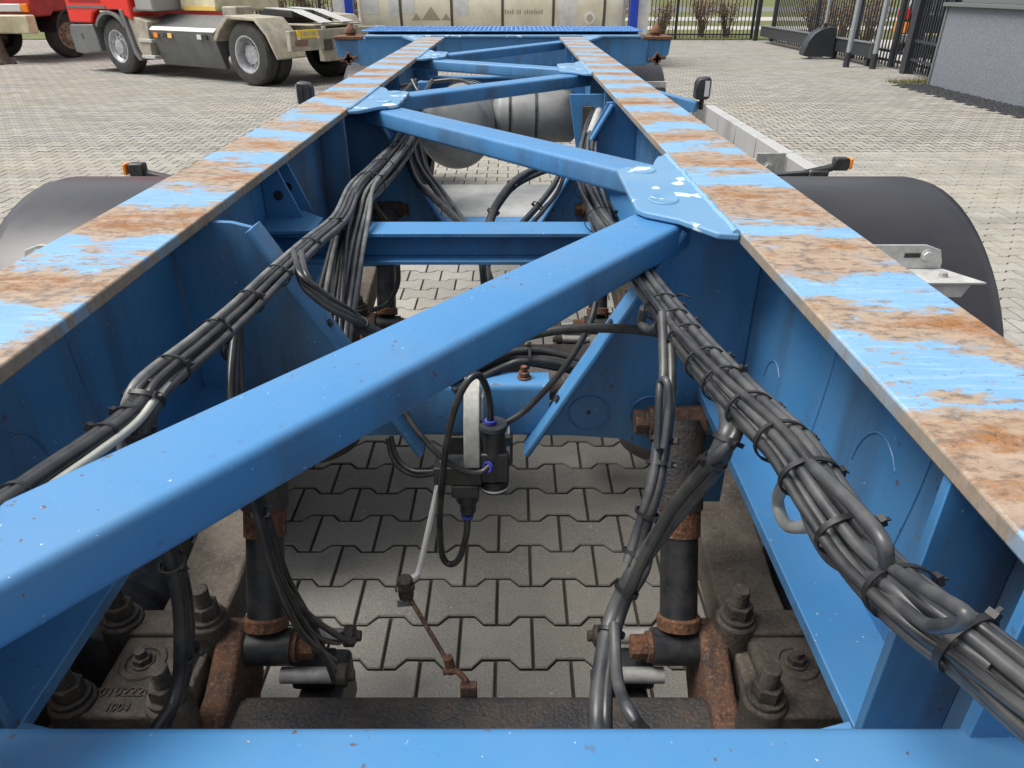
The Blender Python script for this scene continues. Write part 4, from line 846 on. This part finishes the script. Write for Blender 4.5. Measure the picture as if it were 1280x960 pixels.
MB().cyl((2.10, -1.17, .98), (2.10, -1.06, .98), .12, n=20).build('valve_cap', M['tank_white'], sh); MB().cyl((2.10, -1.18, .98), (2.10, -1.171, .98), .07, n=16).build('cap_core', M['decal'], sh)
q = MB(); q.lathe((2.40, -1.125, 1.12), (0, -1, 0), [(0, .05), (.012, .05), (.012, .02), (0, .02)], 14); q.lathe((2.62, -1.125, 1.12), (0, -1, 0), [(0, .05), (.012, .05), (.012, .02), (0, .02)], 14); q.box(2.40, 2.62, -1.137, -1.12, 1.15, 1.17); q.box(2.40, 2.62, -1.137, -1.12, 1.07, 1.09); q.build('oval_badge', M['ink'], sh)
for xs in (X0, X1):
    s_ = 1 if xs > 0 else -1
    for yy in (-1.2, 1.2): MB().box(xs - .085, xs + .085, yy - .085, yy + .085, .17, 2.43).build('corner_post', M['frame_blue'], Cn, bevel=.01); [MB().box(xs - .09, xs + .09, yy - .09, yy + .09, z0, z0 + .17).build('corner_casting', M['frame_blue'], Cn, bevel=.01) for z0 in (0, 2.43)]
    MB().box(xs - .06, xs + .06, -1.1, 1.1, .02, .15).build('end_sill', M['frame_blue'], Cn); MB().box(xs - .06, xs + .06, -1.1, 1.1, 2.45, 2.58).build('end_header', M['frame_blue'], Cn)
    MB().prism([(xs + s_ * .10, .1), (xs + s_ * .30, .1), (xs + s_ * .42, 2.5), (xs + s_ * .10, 2.5)], -1.15, -1.05).build('ladder_panel', M['white'], Cn, bevel=.005)
for yy in (-1.2, 1.2): MB().box(X0 + .1, X1 - .1, yy - .05, yy + .05, .02, .16).build('side_sill', M['frame_blue'], Cn)

# --- bar fence at the back of the yard
FY = 26.75
def fence_run(x0, x1, label):
    f = thing('bar_fence', label, 'fence', ((x0 + x1) / 2, FY, 0)); xm = (x0 + x1) / 2
    for zz in (.14, 1.72): MB().box(x0 - xm, x1 - xm, -.02, .02, zz, zz + .045).build('fence_rail', M['anthracite'], f)
    n = int((x1 - x0) / .125); pb = None
    for i in range(n + 1):
        x = x0 - xm + .05 + i * .125
        if x > x1 - xm - .03: break
        if pb is None: pb = MB().box(-.0125, .0125, -.0125, .0125, .05, 1.95).build('fence_bar', M['anthracite'], f); b = pb
        else: b = pb.copy(); col.objects.link(b); b.parent = f
        b.location = (x, -.033, 0)
    for x in np.arange(x0, x1 + .01, (x1 - x0) / round((x1 - x0) / 2.7)): MB().box(x - xm - .04, x - xm + .04, .022, .10, 0, 2.0).build('fence_post', M['anthracite'], f)
    return f
fence_run(-12.5, -3.3, 'dark bar fence running behind the tractor unit and the tank container')
fence_run(2.9, 8.0, 'dark bar fence in front of the shrubs, meeting the sliding gate')
MB_post = lambda x, y, r_, h, m='anthracite': MB().box(x - r_, x + r_, y - r_, y + r_, 0, h)
tag(MB_post(8.0, 26.3, .06, 2.2).build('gate_post', M['anthracite']), 'dark square post at the far end of the sliding gate beam', 'post')

# --- cantilever sliding gate along the right side of the yard
gx = 8.30
G = thing('sliding_gate', 'dark cantilever sliding gate with heavy bottom beam and close upright bars', 'gate', (gx, 20, 0))
bm_ = MB(); bm_.box(-.42, -.26, -2.55, 5.5, .18, .46); bmo = bm_.build('bottom_beam', M['anthracite'], G, bevel=.01)
MB().box(-.44, -.24, -2.57, 5.52, .462, .485).build('beam_cap', M['trim'], bmo, bevel=.004)
MB().box(-.43, -.25, -2.58, -2.555, .17, .47).build('beam_end', M['trim'], bmo)
for zz in (.12, .30, 1.85): MB().box(-.02, .02, -5.3, 5.6, zz, zz + .05).build('gate_rail', M['anthracite'], G)
pb = None
for i in range(78):
    y = -6.0 + i * .15
    if y < -5.25: continue
    if pb is None: pb = MB().box(-.0125, .0125, -.0125, .0125, .04, 2.05).build('gate_bar', M['anthracite'], G); b = pb
    else: b = pb.copy(); col.objects.link(b); b.parent = G
    b.location = (-.036, y, 0)
for yy, ww in ((5.55, .06), (2.0, .05), (-.6, .06), (-2.75, .045), (-5.3, .045)): MB().box(-.0 - ww, ww, yy - ww, yy + ww, 0.02, 2.1).build('frame_post', M['anthracite'], G, bevel=.004)
for yy in (-2.35, -.45): MB().box(-.38, -.30, yy - .05, yy + .05, 0, .178).build('roller_stand', M['black'], G)
mo = thing('gate_motor', 'dark wedge shaped gate drive housing beside the sliding gate beam', 'gate motor', (7.50, 19.55, 0))
q = MB(); q.prism([(-.36, .08), (-.37, .15), (-.30, .40), (-.18, .58), (0, .68), (.20, .72), (.36, .69), (.36, .06), (-.28, .06)], -.17, .17, 'y'); hb = q.build('housing', M['anthracite'], mo, bevel=.02)
MB().box(-.14, .14, -.14, .14, 0, .0595).build('foot', M['zinc'], mo); MB().cyl((.1, .0, .70), (.1, .0, .79), .05, n=14).build('beacon_base', M['black'], mo); MB().cyl((.1, .0, .79), (.1, .0, 2.0), .035, n=12).build('beacon_tube', M['steel_post'], mo)
for px, py, txt in ((1057, 84, 'galvanised round guide post with dark foot standing nearer the gate motor'), (1090, 86, 'galvanised round guide post with dark foot standing at the end of the gate beam')):
    p = AZ(px, py, 0); po = thing('guide_post', txt, 'post', (p.x, p.y, 0))
    MB().cyl((0, 0, .30), (0, 0, 2.6), .055, n=20).build('tube', M['steel_post'], po); MB().cyl((0, 0, 0), (0, 0, .30), .068, n=20).build('foot', M['anthracite'], po)
p = AZ(1132, 92, 0)
tag(MB().box(p.x - .10, p.x + .10, p.y - .10, p.y + .10, 0, 2.3).build('catch_post', M['anthracite'], None, bevel=.006), 'thick dark square gate catch post between guide posts and grey building', 'post')
p2 = AZ(1168, 104, 0); sf = thing('side_fence', 'short dark bar fence panel between thick catch post and grey building', 'fence', (p.x, p.y, 0))
dv = Vector((p2.x - p.x, p2.y - p.y, 0)); L_ = dv.length; du = dv.normalized()
for zz in (.28, .62, 1.8): MB().bar(du * .12 + Vector((0, 0, zz)), dv + Vector((0, 0, zz)), .04, .05).build('fence_rail', M['anthracite'], sf)
nb = 11
for i in range(nb): v = du * (.2 + (L_ - .3) * i / (nb - 1)); MB().box(v.x - .013, v.x + .013, v.y - .045, v.y - .021, .06, 2.0).build('fence_bar', M['anthracite'], sf)
MB().box(dv.x - .04, dv.x + .04, dv.y - .04, dv.y + .04, 0, 2.1).build('fence_post', M['anthracite'], sf)

# --- grey stucco building with window ledge
bd = thing('office_building', 'grey pebble rendered building with a metal window ledge and gravel strip', 'building', (10.4, 11, 0))
def bbox(name, m, x0, x1, y0, y1, z0, z1, par=bd, bv=.006): return MB().box(x0 - 10.4, x1 - 10.4, y0 - 11, y1 - 11, z0, z1).build(name, M[m], par, bevel=bv)
wl = bbox('wall', 'stucco', 7.48, 13.5, 7.2, 13.95, 0, 1.27); bbox('wall', 'stucco', 7.48, 13.5, 7.2, 13.95, 2.75, 3.8)
bbox('window_ledge', 'trim', 7.40, 7.75, 7.1, 14.0, 1.272, 1.33)
wn = bbox('window_frame', 'trim', 7.56, 7.62, 7.3, 13.7, 1.3305, 1.41); bbox('window_frame', 'trim', 7.56, 7.62, 7.3, 13.7, 2.66, 2.748)
for i in range(5): bbox('mullion', 'trim', 7.56, 7.62, 7.3 + i * 1.58, 7.38 + i * 1.58, 1.412, 2.658, wn)
for i in range(4): bbox('pane', 'glass', 7.585, 7.592, 7.385 + i * 1.58, 8.875 + i * 1.58, 1.412, 2.658, wn, 0)
bbox('wall_core', 'trim', 7.9, 13.4, 7.3, 13.9, 1.28, 2.74)
bbox('roof', 'anthracite', 7.3, 13.7, 7.0, 14.15, 3.8, 3.95); bbox('corner_profile', 'trim', 7.455, 7.50, 13.92, 13.975, 0, 1.27)
bbox('door', 'trim', 9.0, 10.0, 7.13, 7.198, .05, 1.26)

# --- dark car parked outside the gate
cp = AZ(1158, 70, 0); ca = thing('parked_car', 'dark estate car with tall red and orange tail lamps behind the bars', 'car', (cp.x, cp.y, 0), R(58))
body = [(-.05, .35), (-.03, .95), (.10, 1.05), (.32, 1.45), (1.6, 1.52), (2.4, 1.45), (3.1, .98), (4.2, .85), (4.35, .6), (4.3, .28), (.1, .25)]
part('body', 'car', ca, lambda q: q.prism(body, -.88, .88, 'y'), .05)
part('rear_window', 'glass', ca, lambda q: q.add([(.07, -.7, 1.05), (.07, .7, 1.05), (.29, .6, 1.42), (.29, -.6, 1.42)], [(0, 1, 2, 3)]), 0)
for s_ in (1, -1):
    part('tail_lamp', 'red_lens', ca, lambda q: q.box(-.08, .03, s_ * .74 - .15, s_ * .74 + .15, .84, 1.08), .01); part('tail_lamp', 'amber', ca, lambda q: q.box(-.09, -.02, s_ * .74 - .16, s_ * .74 + .16, .52, .77), .01)
    for xx in (.85, 3.5): wheel((xx, s_ * .78, .33), (0, s_, 0), .33, .22, ca)
    part('side_window', 'glass', ca, lambda q: q.add([(.5, s_ * .885, 1.02), (2.75, s_ * .885, 1.02), (2.3, s_ * .885, 1.40), (.6, s_ * .885, 1.40)], [(0, 1, 2, 3)]), 0)
part('rear_plate', 'plate', ca, lambda q: q.box(-.075, -.055, -.26, .26, .42, .53), 0); part('bumper', 'trim', ca, lambda q: q.box(-.10, .05, -.86, .86, .30, .50), .03)

# --- leafless and yellowing shrubs outside the fence
def shrub(x, y, h, wd, n, label, m='twig', grp=None):
    s = thing('bare_shrub', label, 'shrub', (x, y, 0), group=grp); rnd = random.Random(int(x * 31 + y * 7)); st = MB(); lv_ = MB()
    for i in range(26):
        a, rr = rnd.uniform(0, 6.28), rnd.uniform(.2, 1) ** .5 * wd
        top = Vector((rr * math.cos(a), rr * math.sin(a), h * rnd.uniform(.6, 1))); mid = top * .5 + Vector((rnd.uniform(-.1, .1), rnd.uniform(-.1, .1), .05))
        st.tube(smooth_path([(rnd.uniform(-.1, .1), rnd.uniform(-.1, .1), -.02), mid, top], 3), [.018, .016, .013, .011, .009, .007, .005], 5)
        for j in range(n // 26):
            t = rnd.uniform(.2, 1); p = (mid * (1 - t) + top * t) + Vector((rnd.gauss(0, .12), rnd.gauss(0, .12), rnd.gauss(0, .12)))
            p.z = max(p.z, .05); u = Vector((rnd.gauss(0, 1), rnd.gauss(0, 1), rnd.gauss(0, 1))).normalized(); v = u.orthogonal().normalized(); r_ = rnd.uniform(.02, .05)
            lv_.add([p - u * r_, p + v * r_ * .5, p + u * r_, p - v * r_ * .5], [(0, 1, 2, 3)])
    st.build('branches', M['twig'], s); tag(lv_.build('leaves', M[m], s, smooth=0), kind='stuff')
    return s
for i, (x, y, h, wd, n) in enumerate(((6.6, 28.0, 1.5, .55, 1100), (7.5, 28.1, 1.3, .4, 800), (5.2, 28.2, 1.1, .4, 700), (3.6, 28.2, 1.4, .5, 800))):
    shrub(x, y, h, wd, n, ('tall broad leafless brown shrub behind the bar fence, between two smaller ones', 'small brown shrub behind the bar fence, next to the sliding gate post', 'lowest brown shrub behind the bar fence, in the open stretch of grass', 'brown shrub behind the bar fence, closest to the tank container')[i], grp='brown shrubs behind the fence')
for i in range(6): shrub(-11.0 + i * 1.35, 27.8 + .2 * (i % 2), 1.7, .75, 1400, 'brown winter hedge shrub behind the bar fence at the tractor unit', grp='hedge shrubs behind the tractor')
for i in range(4): shrub(9.6 + .4 * (i % 2), 25.6 - i * 1.0, 1.5 - .1 * (i % 3), .6, 1100, 'brown shrub growing outside the sliding gate bars', grp='shrubs outside the gate')
mb = MB(); rnd = random.Random(5)
for i in range(5200):
    x, y = rnd.choice(((rnd.uniform(8.42, 9.1), rnd.uniform(14.2, 26.5)), (rnd.uniform(7.0, 8.6), rnd.uniform(13.98, 14.6)), (rnd.uniform(2, 9), rnd.uniform(26.5, 26.9)), (rnd.uniform(-14, -2), rnd.uniform(26.5, 26.9))))
    h = rnd.uniform(.03, .12); a = rnd.uniform(0, 6.28); dx, dy_ = .006 * math.cos(a), .006 * math.sin(a); lx, ly = rnd.gauss(0, .03), rnd.gauss(0, .03)
    mb.add([(x - dx, y - dy_, -.01), (x + dx, y + dy_, -.01), (x + lx, y + ly, h)], [(0, 1, 2)])
tag(mb.build('grass_tufts', M['grass'], None, smooth=0), 'short yellow green grass growing along the fence and gate foot', 'grass', kind='stuff')
